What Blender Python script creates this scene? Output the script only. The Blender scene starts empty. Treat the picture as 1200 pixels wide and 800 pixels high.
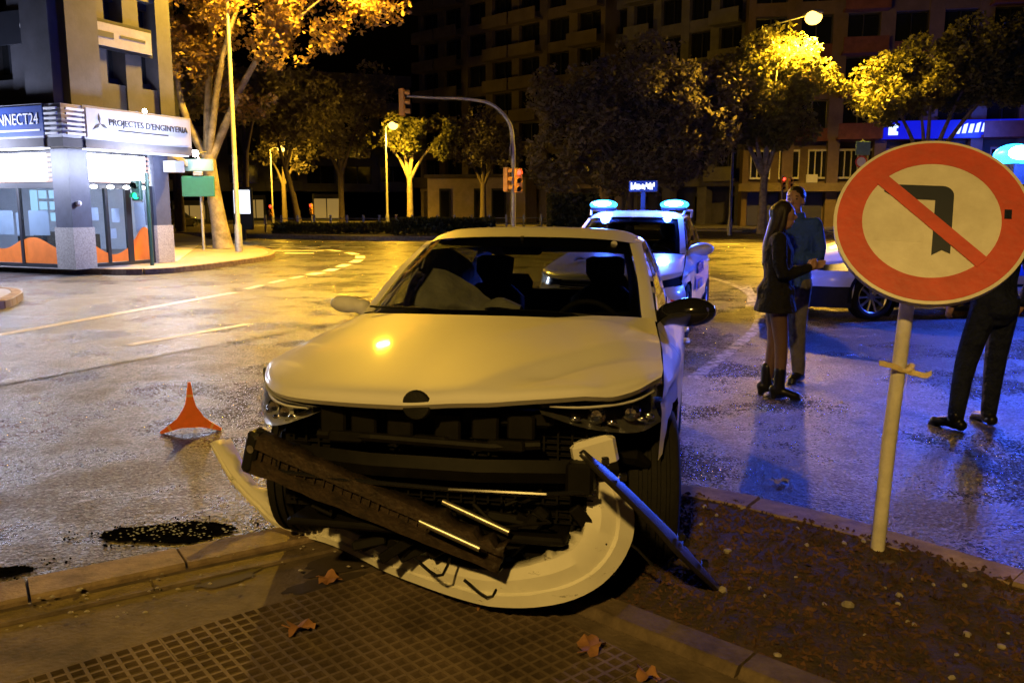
import bpy, bmesh, math, random
from mathutils import Vector, Matrix, noise
R = math.radians
random.seed(11)
SC = bpy.context.scene
COL = SC.collection

# ------------------------------------------------------------------ camera, sky, exposure
CAM_H = 1.65
PITCH = math.atan(158 / 1000)
cd = bpy.data.cameras.new('camera'); cam = bpy.data.objects.new('camera', cd); COL.objects.link(cam)
cam.location = (0, 0, CAM_H); cam.rotation_euler = (R(90) - PITCH, 0, 0)
cd.sensor_width = 36; cd.lens = 30; cd.clip_end = 2000; cd.clip_start = .05
SC.camera = cam
wd = bpy.data.worlds.new('World'); SC.world = wd; wd.use_nodes = True
wn = wd.node_tree.nodes; wl = wd.node_tree.links
bg = wn['Background']; sky = wn.new('ShaderNodeTexSky'); sky.sky_type = 'NISHITA'; sky.sun_disc = False
sky.sun_elevation = R(-4); sky.sun_rotation = R(200)
wl.new(sky.outputs[0], bg.inputs[0]); bg.inputs[1].default_value = 0.05
SC.view_settings.view_transform = 'Standard'; SC.view_settings.look = 'None'
SC.view_settings.exposure = .2; SC.view_settings.gamma = 1; SC.view_settings.use_curve_mapping = False
SC.cycles.use_denoising = True
SC.cycles.max_bounces = 6; SC.cycles.transparent_max_bounces = 12
SC.cycles.caustics_reflective = False; SC.cycles.caustics_refractive = False
SC.cycles.sample_clamp_indirect = 4
SODIUM = (1, .54, .032); COOL = (.66, .72, 1); BLUE = (.035, .1, 1)

def lamp_light(loc, col, power, parent=None, radius=.15, spot=None):
    l = bpy.data.lights.new('lamp_light', 'SPOT' if spot else 'POINT')
    l.color = col; l.energy = power; l.shadow_soft_size = radius
    if spot: l.spot_size = R(spot); l.spot_blend = .6
    o = bpy.data.objects.new('lamp_light', l); COL.objects.link(o); o.location = loc
    if parent: o.parent = parent
    return o

# ------------------------------------------------------------------ materials
def mat(name, col, rough=.6, metal=0, var=.18, scale=6, bump=0, bscale=60, coat=0, emit=None, estr=0, rvar=0, trans=0, col2=None, spec=.5, bdist=.01, world=False):
    m = bpy.data.materials.new(name); m.use_nodes = True
    n = m.node_tree.nodes; l = m.node_tree.links; b = n['Principled BSDF']
    b.inputs['Roughness'].default_value = rough; b.inputs['Metallic'].default_value = metal
    b.inputs['Coat Weight'].default_value = coat; b.inputs['Coat Roughness'].default_value = .06
    b.inputs['Specular IOR Level'].default_value = spec
    if trans: b.inputs['Transmission Weight'].default_value = trans
    tc = n.new('ShaderNodeTexCoord'); vec = n.new('ShaderNodeNewGeometry').outputs['Position'] if world else tc.outputs['Object']
    if var or col2:
        t = n.new('ShaderNodeTexNoise'); t.inputs['Scale'].default_value = scale; t.inputs['Detail'].default_value = 6
        t.inputs['Roughness'].default_value = .65
        l.new(vec, t.inputs['Vector'])
        r = n.new('ShaderNodeValToRGB'); r.color_ramp.elements[0].position = .34; r.color_ramp.elements[1].position = .66
        a = col2 if col2 else [c * (1 - var) for c in col]; z = col if col2 else [min(1, c * (1 + var)) for c in col]
        r.color_ramp.elements[0].color = (*a, 1); r.color_ramp.elements[1].color = (*z, 1)
        l.new(t.outputs['Fac'], r.inputs['Fac']); l.new(r.outputs['Color'], b.inputs['Base Color'])
        if rvar:
            mr = n.new('ShaderNodeMapRange'); mr.inputs['To Min'].default_value = max(.02, rough - rvar); mr.inputs['To Max'].default_value = rough + rvar
            mr.inputs['From Min'].default_value = .3; mr.inputs['From Max'].default_value = .7
            l.new(t.outputs['Fac'], mr.inputs['Value']); l.new(mr.outputs['Result'], b.inputs['Roughness'])
    else:
        b.inputs['Base Color'].default_value = (*col, 1)
    if bump:
        t2 = n.new('ShaderNodeTexNoise'); t2.inputs['Scale'].default_value = bscale; t2.inputs['Detail'].default_value = 4
        l.new(vec, t2.inputs['Vector'])
        bp = n.new('ShaderNodeBump'); bp.inputs['Strength'].default_value = bump; bp.inputs['Distance'].default_value = bdist
        l.new(t2.outputs['Fac'], bp.inputs['Height']); l.new(bp.outputs['Normal'], b.inputs['Normal'])
    if emit:
        b.inputs['Emission Color'].default_value = (*emit, 1); b.inputs['Emission Strength'].default_value = estr
    return m

def glass_mat(name, tint=(.8, .85, .85), refl=.9):
    m = bpy.data.materials.new(name); m.use_nodes = True
    n = m.node_tree.nodes; l = m.node_tree.links; n.remove(n['Principled BSDF'])
    tr = n.new('ShaderNodeBsdfTransparent'); tr.inputs[0].default_value = (*tint, 1)
    gl = n.new('ShaderNodeBsdfGlossy'); gl.inputs['Roughness'].default_value = .02; gl.inputs[0].default_value = (refl, refl, refl, 1)
    fr = n.new('ShaderNodeFresnel'); ge = n.new('ShaderNodeNewGeometry'); ir = n.new('ShaderNodeMapRange'); ir.inputs['To Min'].default_value = 1.45; ir.inputs['To Max'].default_value = 1 / 1.45; l.new(ge.outputs['Backfacing'], ir.inputs['Value']); l.new(ir.outputs['Result'], fr.inputs[0])
    mx = n.new('ShaderNodeMixShader'); l.new(fr.outputs[0], mx.inputs[0]); l.new(tr.outputs[0], mx.inputs[1]); l.new(gl.outputs[0], mx.inputs[2])
    l.new(mx.outputs[0], n['Material Output'].inputs[0])
    return m

def asphalt_mat(name, dark, light, rough_lo, rough_hi, grain, bumpd):
    m = bpy.data.materials.new(name); m.use_nodes = True
    n = m.node_tree.nodes; l = m.node_tree.links; b = n['Principled BSDF']
    tc = n.new('ShaderNodeTexCoord')
    def nz(s, d=5, r=.6):
        t = n.new('ShaderNodeTexNoise'); t.inputs['Scale'].default_value = s; t.inputs['Detail'].default_value = d; t.inputs['Roughness'].default_value = r
        l.new(tc.outputs['Object'], t.inputs['Vector']); return t
    big = nz(.7, 6, .68); mid = nz(5, 5); fine = nz(grain, 3, .7)
    vor = n.new('ShaderNodeTexVoronoi'); vor.inputs['Scale'].default_value = grain * .8; l.new(tc.outputs['Object'], vor.inputs['Vector'])
    sep = n.new('ShaderNodeSeparateColor'); l.new(vor.outputs['Color'], sep.inputs[0])
    mx0 = n.new('ShaderNodeMix'); mx0.data_type = 'FLOAT'; mx0.inputs[0].default_value = .55
    l.new(fine.outputs['Fac'], mx0.inputs[2]); l.new(sep.outputs[0], mx0.inputs[3])
    mx = n.new('ShaderNodeMix'); mx.data_type = 'FLOAT'; mx.inputs[0].default_value = .35
    l.new(mx0.outputs[0], mx.inputs[2]); l.new(mid.outputs['Fac'], mx.inputs[3])
    r = n.new('ShaderNodeValToRGB'); r.color_ramp.elements[0].position = .30; r.color_ramp.elements[1].position = .70
    r.color_ramp.elements[0].color = (*dark, 1); r.color_ramp.elements[1].color = (*light, 1)
    l.new(mx.outputs[0], r.inputs['Fac']); l.new(r.outputs['Color'], b.inputs['Base Color'])
    mr = n.new('ShaderNodeMapRange'); mr.inputs['From Min'].default_value = .42; mr.inputs['From Max'].default_value = .58
    mr.inputs['To Min'].default_value = rough_lo; mr.inputs['To Max'].default_value = rough_hi
    l.new(big.outputs['Fac'], mr.inputs['Value']); rv = n.new('ShaderNodeMath'); rv.operation = 'MULTIPLY_ADD'; l.new(sep.outputs[1], rv.inputs[0]); rv.inputs[1].default_value = .30; l.new(mr.outputs['Result'], rv.inputs[2]); rs_ = n.new('ShaderNodeMath'); rs_.operation = 'SUBTRACT'; rs_.inputs[1].default_value = .13; l.new(rv.outputs[0], rs_.inputs[0]); l.new(rs_.outputs[0], b.inputs['Roughness'])
    bp = n.new('ShaderNodeBump'); bp.inputs['Strength'].default_value = .9; bp.inputs['Distance'].default_value = bumpd
    vo2 = n.new('ShaderNodeTexVoronoi'); vo2.inputs['Scale'].default_value = grain * .34; l.new(tc.outputs['Object'], vo2.inputs['Vector'])
    a2 = n.new('ShaderNodeMath'); a2.operation = 'MULTIPLY_ADD'; l.new(vo2.outputs['Distance'], a2.inputs[0]); a2.inputs[1].default_value = 1.6; l.new(vor.outputs['Distance'], a2.inputs[2])
    ad = n.new('ShaderNodeMath'); l.new(a2.outputs[0], ad.inputs[0]); l.new(fine.outputs['Fac'], ad.inputs[1])
    l.new(ad.outputs[0], bp.inputs['Height']); l.new(bp.outputs['Normal'], b.inputs['Normal'])
    return m

M = {}
M['asphalt'] = asphalt_mat('wet_asphalt', (.012, .0115, .012), (.080, .070, .064), .15, .52, 95, .013)
M['lane'] = asphalt_mat('wet_smooth_asphalt', (.012, .012, .013), (.065, .062, .062), .15, .44, 120, .007)
M['pave'] = mat('pavement_concrete', (.21, .195, .185), .55, var=.25, scale=3, bump=.4, bscale=40, rvar=.12)
M['slab'] = mat('worn_concrete_slab', (.15, .115, .085), .8, scale=5, bump=.5, bscale=55, col2=(.06, .045, .033), spec=.25)
M['kerb'] = mat('kerb_stone', (.30, .225, .155), .75, scale=9, bump=.6, bscale=70, col2=(.14, .10, .07), spec=.25)
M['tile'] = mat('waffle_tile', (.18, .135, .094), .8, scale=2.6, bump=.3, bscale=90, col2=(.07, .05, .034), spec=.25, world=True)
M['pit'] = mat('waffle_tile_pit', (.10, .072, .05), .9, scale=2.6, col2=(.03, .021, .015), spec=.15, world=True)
M['soil'] = mat('garden_soil', (.07, .042, .03), .95, scale=14, bump=.8, bscale=60, col2=(.03, .022, .017), bdist=.02)
M['chip'] = mat('bark_chip', (.12, .065, .04), .9, scale=9, col2=(.03, .018, .012), spec=.2)
M['stone'] = mat('pale_gravel', (.30, .27, .23), .7, scale=20, var=.3)
M['mark'] = mat('road_paint', (.78, .78, .76), .5, scale=14, col2=(.55, .54, .53), bump=.4, bscale=90)
def worn(m, lo, hi):
    n = m.node_tree.nodes; l = m.node_tree.links; b = n['Principled BSDF']
    tc = n.new('ShaderNodeTexCoord'); t = n.new('ShaderNodeTexNoise'); t.inputs['Scale'].default_value = 7; t.inputs['Detail'].default_value = 9; t.inputs['Roughness'].default_value = .75
    l.new(tc.outputs['Object'], t.inputs['Vector']); mr = n.new('ShaderNodeMapRange'); mr.inputs['From Min'].default_value = .40; mr.inputs['From Max'].default_value = .60; mr.inputs['To Min'].default_value = lo; mr.inputs['To Max'].default_value = hi
    l.new(t.outputs['Fac'], mr.inputs['Value']); l.new(mr.outputs['Result'], b.inputs['Alpha'])
worn(M['mark'], .8, 1)
M['oldmark'] = mat('old_road_paint', (.40, .39, .37), .5, scale=14, col2=(.2, .19, .18), bump=.4, bscale=90); worn(M['oldmark'], .25, .95)
M['paint'] = mat('white_car_paint', (.74, .73, .70), .55, var=.02, coat=.7, scale=2, spec=.3)
M['ppaint'] = mat('white_police_paint', (.76, .77, .80), .3, var=.02, coat=1, scale=2)
M['black'] = mat('black_plastic', (.010, .010, .010), .5, var=.3, scale=20, bump=.2, bscale=120, spec=.25)
M['gloss'] = mat('gloss_black', (.012, .012, .013), .12, var=0, coat=1)
M['rubber'] = mat('tyre_rubber', (.012, .0115, .011), .8, spec=.2, var=.2, scale=30, bump=.3, bscale=150)
M['alloy'] = mat('alloy_rim', (.30, .30, .31), .35, metal=.9, var=.1)
M['steel'] = mat('bare_steel', (.45, .43, .40), .38, metal=.9, var=.25, scale=25)
M['rust'] = mat('rusty_steel', (.055, .036, .026), .6, metal=.2, scale=18, bump=.6, bscale=60, col2=(.02, .014, .011))
M['chrome'] = mat('chrome', (.75, .76, .78), .12, metal=1, var=0)
M['glintbowl'] = mat('painted_glint_reflector', (.78, .78, .80), .35, metal=.55, var=.1, scale=20)  # left headlight bowl; the shop's reflection is put into this pale colour
M['smoke'] = mat('smoked_reflector', (.16, .16, .17), .3, metal=.6, var=.1, scale=20)
M['black2'] = mat('matt_black_metal', (.006, .0055, .005), .6, var=.3, scale=20, spec=.14)
M['glass'] = glass_mat('car_glass', (.40, .42, .41))
M['lens'] = glass_mat('lamp_lens', (.95, .96, .97))
M['shopglass'] = glass_mat('shop_glass', (.8, .85, .9))
M['int'] = mat('dark_interior', (.022, .021, .02), .75, var=.2, bump=.2, bscale=200)
M['airbag'] = mat('airbag_fabric', (.72, .70, .66), .9, var=.15, bump=.9, bscale=14, bdist=.02)
M['darkglass'] = mat('dark_window_glass', (.010, .011, .013), .08, var=0)
M['pole'] = mat('galvanised_pole', (.30, .30, .295), .5, metal=.5, var=.2, scale=10)
M['signpole'] = mat('sign_pole_paint', (.66, .64, .58), .5, var=.15, scale=12, bump=.2)
M['red'] = mat('sign_red', (.70, .085, .05), .45, scale=7, col2=(.52, .07, .045), bump=.15, bscale=30)
M['white'] = mat('sign_white', (.84, .82, .78), .45, scale=6, col2=(.68, .65, .60), bump=.15, bscale=30)
M['signblack'] = mat('sign_black', (.008, .016, .045), .4, var=.1)
M['orange'] = mat('reflective_orange', (.85, .16, .02), .45, var=.1, scale=12)
M['cuff'] = mat('reflective_band', (.85, .45, .18), .35, var=.05)
M['green'] = mat('sign_green', (.02, .16, .12), .45, var=.1)
M['signblue'] = mat('pale_sign_blue', (.16, .28, .28), .5, var=.1)
M['darkgreen'] = mat('dark_green_paint', (.02, .06, .045), .45, var=.15)
M['yellow'] = mat('signal_yellow', (.72, .36, .05), .5, var=.08)
M['bark'] = mat('pale_plane_bark', (.30, .26, .20), .85, scale=3.5, bump=.6, bscale=12, col2=(.11, .09, .065), bdist=.03)
M['darkbark'] = mat('dark_bark', (.09, .07, .05), .9, scale=5, bump=.6, bscale=14)
def leaf_mat(name, c1, c2):
    m = mat(name, c1, .55, scale=1.6, col2=c2)
    b = m.node_tree.nodes['Principled BSDF']; n = m.node_tree.nodes; l = m.node_tree.links
    tr = n.new('ShaderNodeBsdfTranslucent'); tr.inputs[0].default_value = (*[c * 1.2 for c in c1], 1)
    mx = n.new('ShaderNodeMixShader'); mx.inputs[0].default_value = .35
    l.new(b.outputs[0], mx.inputs[1]); l.new(tr.outputs[0], mx.inputs[2]); l.new(mx.outputs[0], n['Material Output'].inputs[0])
    return m
M['leafau'] = leaf_mat('autumn_plane_leaf', (.30, .20, .06), (.14, .085, .03))
M['leafgr'] = leaf_mat('olive_leaf', (.16, .15, .045), (.06, .065, .022))
M['leafdk'] = leaf_mat('dark_leaf', (.19, .165, .12), (.08, .07, .05))
M['hedge'] = leaf_mat('hedge_leaf', (.06, .065, .025), (.025, .03, .012))
M['dryleaf'] = mat('dry_brown_leaf', (.34, .17, .07), .8, scale=14, col2=(.18, .08, .035))
M['wallA'] = mat('grey_render', (.12, .115, .118), .85, scale=1.2, var=.2, bump=.2, bscale=20)
M['wallB'] = mat('beige_render', (.125, .10, .078), .85, scale=.8, var=.2, bump=.2, bscale=20)
M['wallC'] = mat('brown_render', (.12, .086, .065), .85, scale=.8, var=.25, bump=.2, bscale=20)
M['brick'] = mat('red_band', (.13, .045, .035), .85, scale=2, var=.25)
M['wallS'] = mat('dark_cladding', (.055, .055, .066), .7, scale=1.5, var=.25, bump=.2, bscale=15)
M['banner'] = mat('shaded_white_banner', (.30, .28, .29), .6, var=.15, scale=4)  # white banner, its shade put into the grey colour
M['cream'] = mat('cream_render', (.55, .44, .26), .8, scale=1.2, var=.15)
M['granite'] = mat('granite_base', (.36, .34, .33), .55, scale=26, var=.3)
M['fascia'] = mat('fascia_white', (.40, .41, .45), .5, var=.05)
M['fasciab'] = mat('fascia_blue', (.035, .07, .26), .45, var=.08)
M['letterw'] = mat('letter_white', (.8, .8, .82), .5, var=0)
M['letterg'] = mat('letter_grey', (.035, .038, .045), .5, var=0)
M['column'] = mat('dark_blue_column', (.07, .08, .12), .45, var=.15, scale=4)
M['wave'] = mat('orange_vinyl', (.80, .20, .03), .5, var=.1, scale=3)
M['frame'] = mat('dark_frame', (.02, .022, .03), .4, var=.1)
M['poster'] = mat('pale_poster', (.62, .68, .74), .6, var=.08, scale=3)
M['timber'] = mat('timber_slat', (.38, .22, .16), .6, var=.15, scale=4)
def emi(name, col, s): return mat(name, (.02, .02, .02), .4, var=0, emit=col, estr=s)
M['e_shop'] = emi('lit_shop_panel', (.82, .86, 1), 14)
M['e_spot'] = emi('lit_spot', (.9, .92, 1), 9)
M['e_strip'] = emi('lit_strip', (.7, .76, 1), 2.2)
M['e_screen'] = emi('lit_window_screen', (.45, .75, 1), 1.2)
M['e_sod'] = emi('lit_sodium', (1, .60, .10), 5)
M['e_sod2'] = emi('lit_sodium_window', (1, .6, .15), .22)
M['e_wh'] = emi('lit_white', (1, .95, .85), 40)
M['e_blue'] = emi('lit_blue_beacon', (.02, .40, 1), 7)
M['e_core'] = emi('lit_beacon_core', (.45, .9, 1), 22)
M['e_bluesign'] = emi('lit_blue_fascia', (.002, .008, .8), .75)
M['e_signw'] = emi('lit_sign_letter', (.5, .65, 1), 1.8)
M['e_red'] = emi('lit_red', (1, .04, .02), 6)
M['e_green'] = emi('lit_green', (.02, 1, .35), 3)
M['e_panel'] = emi('lit_message', (.85, .9, 1), 2)
M['skin'] = mat('skin', (.46, .27, .19), .55, var=.06, scale=12)
M['hair'] = mat('dark_hair', (.022, .015, .012), .5, var=.3, scale=30, bump=.5, bscale=90)
M['coat'] = mat('black_cloth', (.014, .014, .016), .9, var=.2, scale=10, bump=.9, bscale=13, bdist=.06, spec=.3)
M['navy'] = mat('navy_cloth', (.012, .017, .045), .85, var=.2, scale=10, bump=.9, bscale=13, bdist=.06, spec=.3)
M['ujacket'] = mat('blue_jacket', (.03, .09, .50), .8, var=.15, scale=8, bump=.9, bscale=13, bdist=.06)
M['utrouser'] = mat('pale_trousers', (.15, .14, .16), .85, var=.15, scale=8, bump=.9, bscale=12, bdist=.05)
M['tights'] = mat('sheer_tights', (.15, .085, .062), .6, var=.1)
M['leather'] = mat('black_leather', (.012, .012, .012), .3, var=.2, scale=20)
M['debris'] = mat('wet_black_debris', (.004, .004, .005), 1, scale=30, col2=(.001, .001, .0015), spec=0)
M['crumb'] = mat('glass_crumb', (.45, .48, .52), .15, var=.2, scale=40)
M['stain'] = mat('oil_stain', (.035, .024, .018), .85, scale=6, var=.3)

# ------------------------------------------------------------------ mesh helpers
class MB:
    def __init__(s): s.v = []; s.f = []; s.m = []
    def add(s, vs, fs, mi=0):
        o = len(s.v); s.v += [tuple(v) for v in vs]; s.f += [tuple(i + o for i in f) for f in fs]; s.m += [mi] * len(fs); return s
    def box(s, a, b, mi=0, mtx=None):
        x0, y0, z0 = a; x1, y1, z1 = b
        vs = [(x0, y0, z0), (x1, y0, z0), (x1, y1, z0), (x0, y1, z0), (x0, y0, z1), (x1, y0, z1), (x1, y1, z1), (x0, y1, z1)]
        if mtx is not None: vs = [mtx @ Vector(v) for v in vs]
        return s.add(vs, [(3, 2, 1, 0), (4, 5, 6, 7), (0, 1, 5, 4), (1, 2, 6, 5), (2, 3, 7, 6), (3, 0, 4, 7)], mi)
    def cbox(s, a, b, c=.01, mi=0, mtx=None):      # box with chamfered edges
        x0, y0, z0 = a; x1, y1, z1 = b; vs = []
        for z, i in ((z0, c), (z0 + c, 0), (z1 - c, 0), (z1, c)):
            vs += [(x0 + i + c, y0 + i, z), (x1 - i - c, y0 + i, z), (x1 - i, y0 + i + c, z), (x1 - i, y1 - i - c, z), (x1 - i - c, y1 - i, z), (x0 + i + c, y1 - i, z), (x0 + i, y1 - i - c, z), (x0 + i, y0 + i + c, z)]
        if mtx is not None: vs = [mtx @ Vector(v) for v in vs]
        fs = [tuple(range(7, -1, -1)), tuple(range(24, 32))]
        for k in range(3):
            for j in range(8): fs.append((k * 8 + j, k * 8 + (j + 1) % 8, k * 8 + 8 + (j + 1) % 8, k * 8 + 8 + j))
        return s.add(vs, fs, mi)
    def tube(s, pts, rad, n=10, cap=True, mi=0, flat=1.0, up=None):
        pts = [Vector(p) for p in pts]
        if not hasattr(rad, '__len__'): rad = [rad] * len(pts)
        vs = []; fs = []; ref = Vector(up) if up else None
        for i, p in enumerate(pts):
            d = (pts[min(i + 1, len(pts) - 1)] - pts[max(i - 1, 0)])
            d = d.normalized() if d.length > 1e-9 else Vector((0, 0, 1))
            if ref is None: ref = Vector((1, 0, 0)) if abs(d.x) < .8 else Vector((0, 1, 0))
            a = (ref - d * ref.dot(d)).normalized(); b = d.cross(a)
            if not up: ref = a
            for k in range(n):
                t = 2 * math.pi * k / n
                vs.append(p + (a * math.cos(t) + b * math.sin(t) * flat) * rad[i])
        for i in range(len(pts) - 1):
            for k in range(n): fs.append((i * n + k, i * n + (k + 1) % n, i * n + n + (k + 1) % n, i * n + n + k))
        if cap: fs += [tuple(range(n - 1, -1, -1)), tuple((len(pts) - 1) * n + k for k in range(n))]
        return s.add(vs, fs, mi)
    def ball(s, c, r, n=12, mi=0, mtx=None):
        if not hasattr(r, '__len__'): r = (r, r, r)
        vs = []; fs = []; h = n // 2
        for i in range(h + 1):
            a = math.pi * i / h
            for k in range(n):
                t = 2 * math.pi * k / n
                v = Vector((r[0] * math.sin(a) * math.cos(t), r[1] * math.sin(a) * math.sin(t), r[2] * math.cos(a)))
                if mtx is not None: v = mtx @ v
                vs.append(v + Vector(c))
        for i in range(h):
            for k in range(n): fs.append((i * n + k, i * n + n + k, i * n + n + (k + 1) % n, i * n + (k + 1) % n))
        return s.add(vs, fs, mi)
    def lathe(s, prof, c=(0, 0, 0), axis='z', n=28, mi=0):   # prof: (r, h)
        vs = []; fs = []
        for r, h in prof:
            for k in range(n):
                t = 2 * math.pi * k / n; a, b = r * math.cos(t), r * math.sin(t)
                v = {'z': (a, b, h), 'x': (h, a, b), 'y': (a, h, b)}[axis]
                vs.append((v[0] + c[0], v[1] + c[1], v[2] + c[2]))
        for i in range(len(prof) - 1):
            for k in range(n): fs.append((i * n + k, i * n + (k + 1) % n, i * n + n + (k + 1) % n, i * n + n + k))
        return s.add(vs, fs, mi)
    def prism(s, poly, z0, z1, mi=0):
        n = len(poly)
        vs = [(x, y, z0) for x, y in poly] + [(x, y, z1) for x, y in poly]
        return s.add(vs, [tuple(range(n - 1, -1, -1)), tuple(range(n, 2 * n))] + [(i, (i + 1) % n, n + (i + 1) % n, n + i) for i in range(n)], mi)
    def grid(s, rows, mi=0, closed=False):
        nr, nc = len(rows), len(rows[0]); o = [p for r in rows for p in r]
        fs = [(i * nc + j, i * nc + j + 1, i * nc + nc + j + 1, i * nc + nc + j) for i in range(nr - 1) for j in range(nc - 1)]
        if closed: fs += [(i * nc + nc - 1, i * nc, i * nc + nc, i * nc + nc + nc - 1) for i in range(nr - 1)]
        return s.add(o, fs, mi)
    def mesh(s, name, mats, smooth=None):
        me = bpy.data.meshes.new(name); me.from_pydata(s.v, [], s.f)
        for k in (mats if isinstance(mats, (list, tuple)) else [mats]): me.materials.append(M[k])
        if any(s.m): me.polygons.foreach_set('material_index', s.m)
        me.update(); fix_normals(me)
        if smooth is not None: smooth_mesh(me, smooth)
        return me
    def obj(s, name, mats, parent=None, smooth=None, mods=None):
        return link(name, s.mesh(name, mats, smooth), parent)
def fix_normals(me):
    b = bmesh.new(); b.from_mesh(me); bmesh.ops.recalc_face_normals(b, faces=b.faces[:]); b.to_mesh(me); b.free()
def smooth_mesh(me, ang):
    b = bmesh.new(); b.from_mesh(me); bmesh.ops.remove_doubles(b, verts=b.verts[:], dist=1e-5)
    bmesh.ops.recalc_face_normals(b, faces=b.faces[:])
    for f in b.faces: f.smooth = True
    for e in b.edges:
        if len(e.link_faces) == 2 and e.calc_face_angle(0) > R(ang): e.smooth = False
    b.to_mesh(me); b.free()
def link(name, me, parent=None):
    o = bpy.data.objects.new(name, me); COL.objects.link(o)
    if parent is not None: o.parent = parent
    return o
def thing(name, label, cat, loc=(0, 0, 0), rz=0, group=None, rx=0):
    o = bpy.data.objects.new(name, None); COL.objects.link(o); o.location = loc; o.rotation_euler = (rx, 0, rz)
    o.empty_display_size = .2
    return tag(o, label, cat, group)
def tag(o, label, cat, group=None):
    o['label'] = label; o['category'] = cat
    if group: o['group'] = group
    return o
def struct(o, label=None):
    o['kind'] = 'structure'
    if label: o['label'] = label
    return o
def blob(name, mb, mats, parent=None, voxel=.012, smooth=2):   # union of overlapping solids into one continuous surface
    o = mb.obj(name, mats, parent); m = o.modifiers.new('r', 'REMESH'); m.mode = 'VOXEL'; m.voxel_size = voxel
    if smooth:
        m2 = o.modifiers.new('s', 'SMOOTH'); m2.factor = .5; m2.iterations = smooth
    dg = bpy.context.evaluated_depsgraph_get(); dg.update()
    me = bpy.data.meshes.new_from_object(o.evaluated_get(dg)); o.modifiers.clear(); old = o.data; o.data = me
    bpy.data.meshes.remove(old)
    for p in me.polygons: p.use_smooth = True
    if not me.materials: me.materials.append(M[mats])
    return o
def text(name, s, size, mname, parent, mtx, ext=.004, align='CENTER', sx=1):
    c = bpy.data.curves.new(name, 'FONT'); c.body = s; c.size = size; c.extrude = ext; c.align_x = align; c.align_y = 'CENTER'; c.resolution_u = 3
    o = bpy.data.objects.new(name + '_tmp', c); COL.objects.link(o)
    dg = bpy.context.evaluated_depsgraph_get(); dg.update()
    me = bpy.data.meshes.new_from_object(o.evaluated_get(dg)); bpy.data.objects.remove(o); bpy.data.curves.remove(c)
    me.name = name; me.materials.clear(); me.materials.append(M[mname])
    me.transform(mtx @ Matrix.Diagonal((sx, 1, 1, 1)))
    return link(name, me, parent)
def at(px, py, Y):                       # the point at distance Y seen at that place of the photograph
    a = (px - 600) / 1000; u = (400 - py) / 1000
    d = Vector((a, math.cos(PITCH) + u * math.sin(PITCH), u * math.cos(PITCH) - math.sin(PITCH)))
    return Vector((0, 0, CAM_H)) + d * (Y / d.y)
def cr(pts, n):                          # Catmull-Rom through points, n samples
    pts = [Vector(p) for p in pts]; k = len(pts) - 1; out = []
    for i in range(n):
        t = i / (n - 1) * k; j = min(int(t), k - 1); t -= j
        p1, p2 = pts[j], pts[j + 1]; p0 = pts[j - 1] if j else p1 * 2 - p2; p3 = pts[j + 2] if j + 2 <= k else p2 * 2 - p1
        out.append(.5 * ((2 * p1) + (p2 - p0) * t + (2 * p0 - 5 * p1 + 4 * p2 - p3) * t * t + (3 * p1 - p0 - 3 * p2 + p3) * t ** 3))
    return out
def patch(curves, nu, nv):
    rows = [cr(c, nv) for c in curves]
    cols = [cr([r[j] for r in rows], nu) for j in range(nv)]
    return [[cols[j][i] for j in range(nv)] for i in range(nu)]
def mirror(curve): return [(-p[0], p[1], p[2]) for p in reversed(curve) if abs(p[0]) > 1e-6] + list(curve)
def frame_mtx(o, ux, uy):                # local x along ux, y along uy, z = ux x uy
    ux = Vector(ux).normalized(); uy = Vector(uy).normalized(); uz = ux.cross(uy)
    m = Matrix((ux, uy, uz)).transposed().to_4x4(); m.translation = Vector(o); return m

# ================================================================== THE SETTING
g = MB().add([(-250, -60, 0), (250, -60, 0), (250, 400, 0), (-250, 400, 0)], [(0, 1, 2, 3)]).obj('road', 'asphalt')
road = struct(g, 'wet asphalt of the road junction')
lane = MB().add([(x, y, .004) for x, y in [(-9.5, -3), (-8, 2.0), (-4.77, 7.79), (-2.54, 11.99), (-1.2, 15.5), (-.9, 20), (-2.2, 27), (-6.0, 31), (-9, 33), (-40, 38), (-60, 20), (-60, -3)]], [tuple(range(12))]).obj('resurfaced_lane', 'lane')
struct(lane, 'smoother resurfaced asphalt lane beyond the seam')
MB().grid([[(a[0] + .004, a[1] - .003, .0075), (a[0] - .008, a[1] + .005, .0075)] for a in [(-8, 2.0), (-6.5, 4.6), (-4.77, 7.79), (-3.7, 9.9), (-2.54, 11.99), (-1.2, 15.5)]]).obj('seam', 'stain', lane)

def ribbon(pts, w, z=.009):
    pts = [Vector((p[0], p[1], 0)) for p in pts]; rows = []
    for i, p in enumerate(pts):
        d = (pts[min(i + 1, len(pts) - 1)] - pts[max(i - 1, 0)]).normalized(); n = Vector((-d.y, d.x, 0)) * w / 2
        rows.append([(p.x + n.x, p.y + n.y, z), (p.x - n.x, p.y - n.y, z)])
    return MB().grid(rows)
ribbon(cr([(-8.3, 4), (-7.5, 7.3), (-6.64, 10.94), (-5.38, 16.48)], 14), .18).obj('marking_line', 'mark', road)
ribbon([(-4.61, 10.11), (-3.75, 11.99)], .14).obj('marking_line', 'mark', road)
arc = cr([(-5.36, 17.2), (-5.22, 18.96), (-5.0, 20.4), (-4.77, 21.9), (-4.75, 24), (-4.77, 26.58), (-5.3, 29.4), (-6.6, 32.2), (-8.4, 34.5), (-11, 36)], 60)
for i in range(0, 57, 5): ribbon(arc[i:i + 4], .16 if i < 15 else .3).obj('marking_dash', 'mark', road)
for px, py in ((335, 294), (350, 297), (363, 294), (345, 289), (372, 290), (390, 288), (412, 290), (330, 287)):
    p = at(px, py, 1); d = (p - cam.location); q = cam.location + d * (-CAM_H / d.z)
    ribbon([(q.x - .5, q.y), (q.x + .5, q.y + .15)], .5).obj('marking_dash', 'mark', road)
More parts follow.
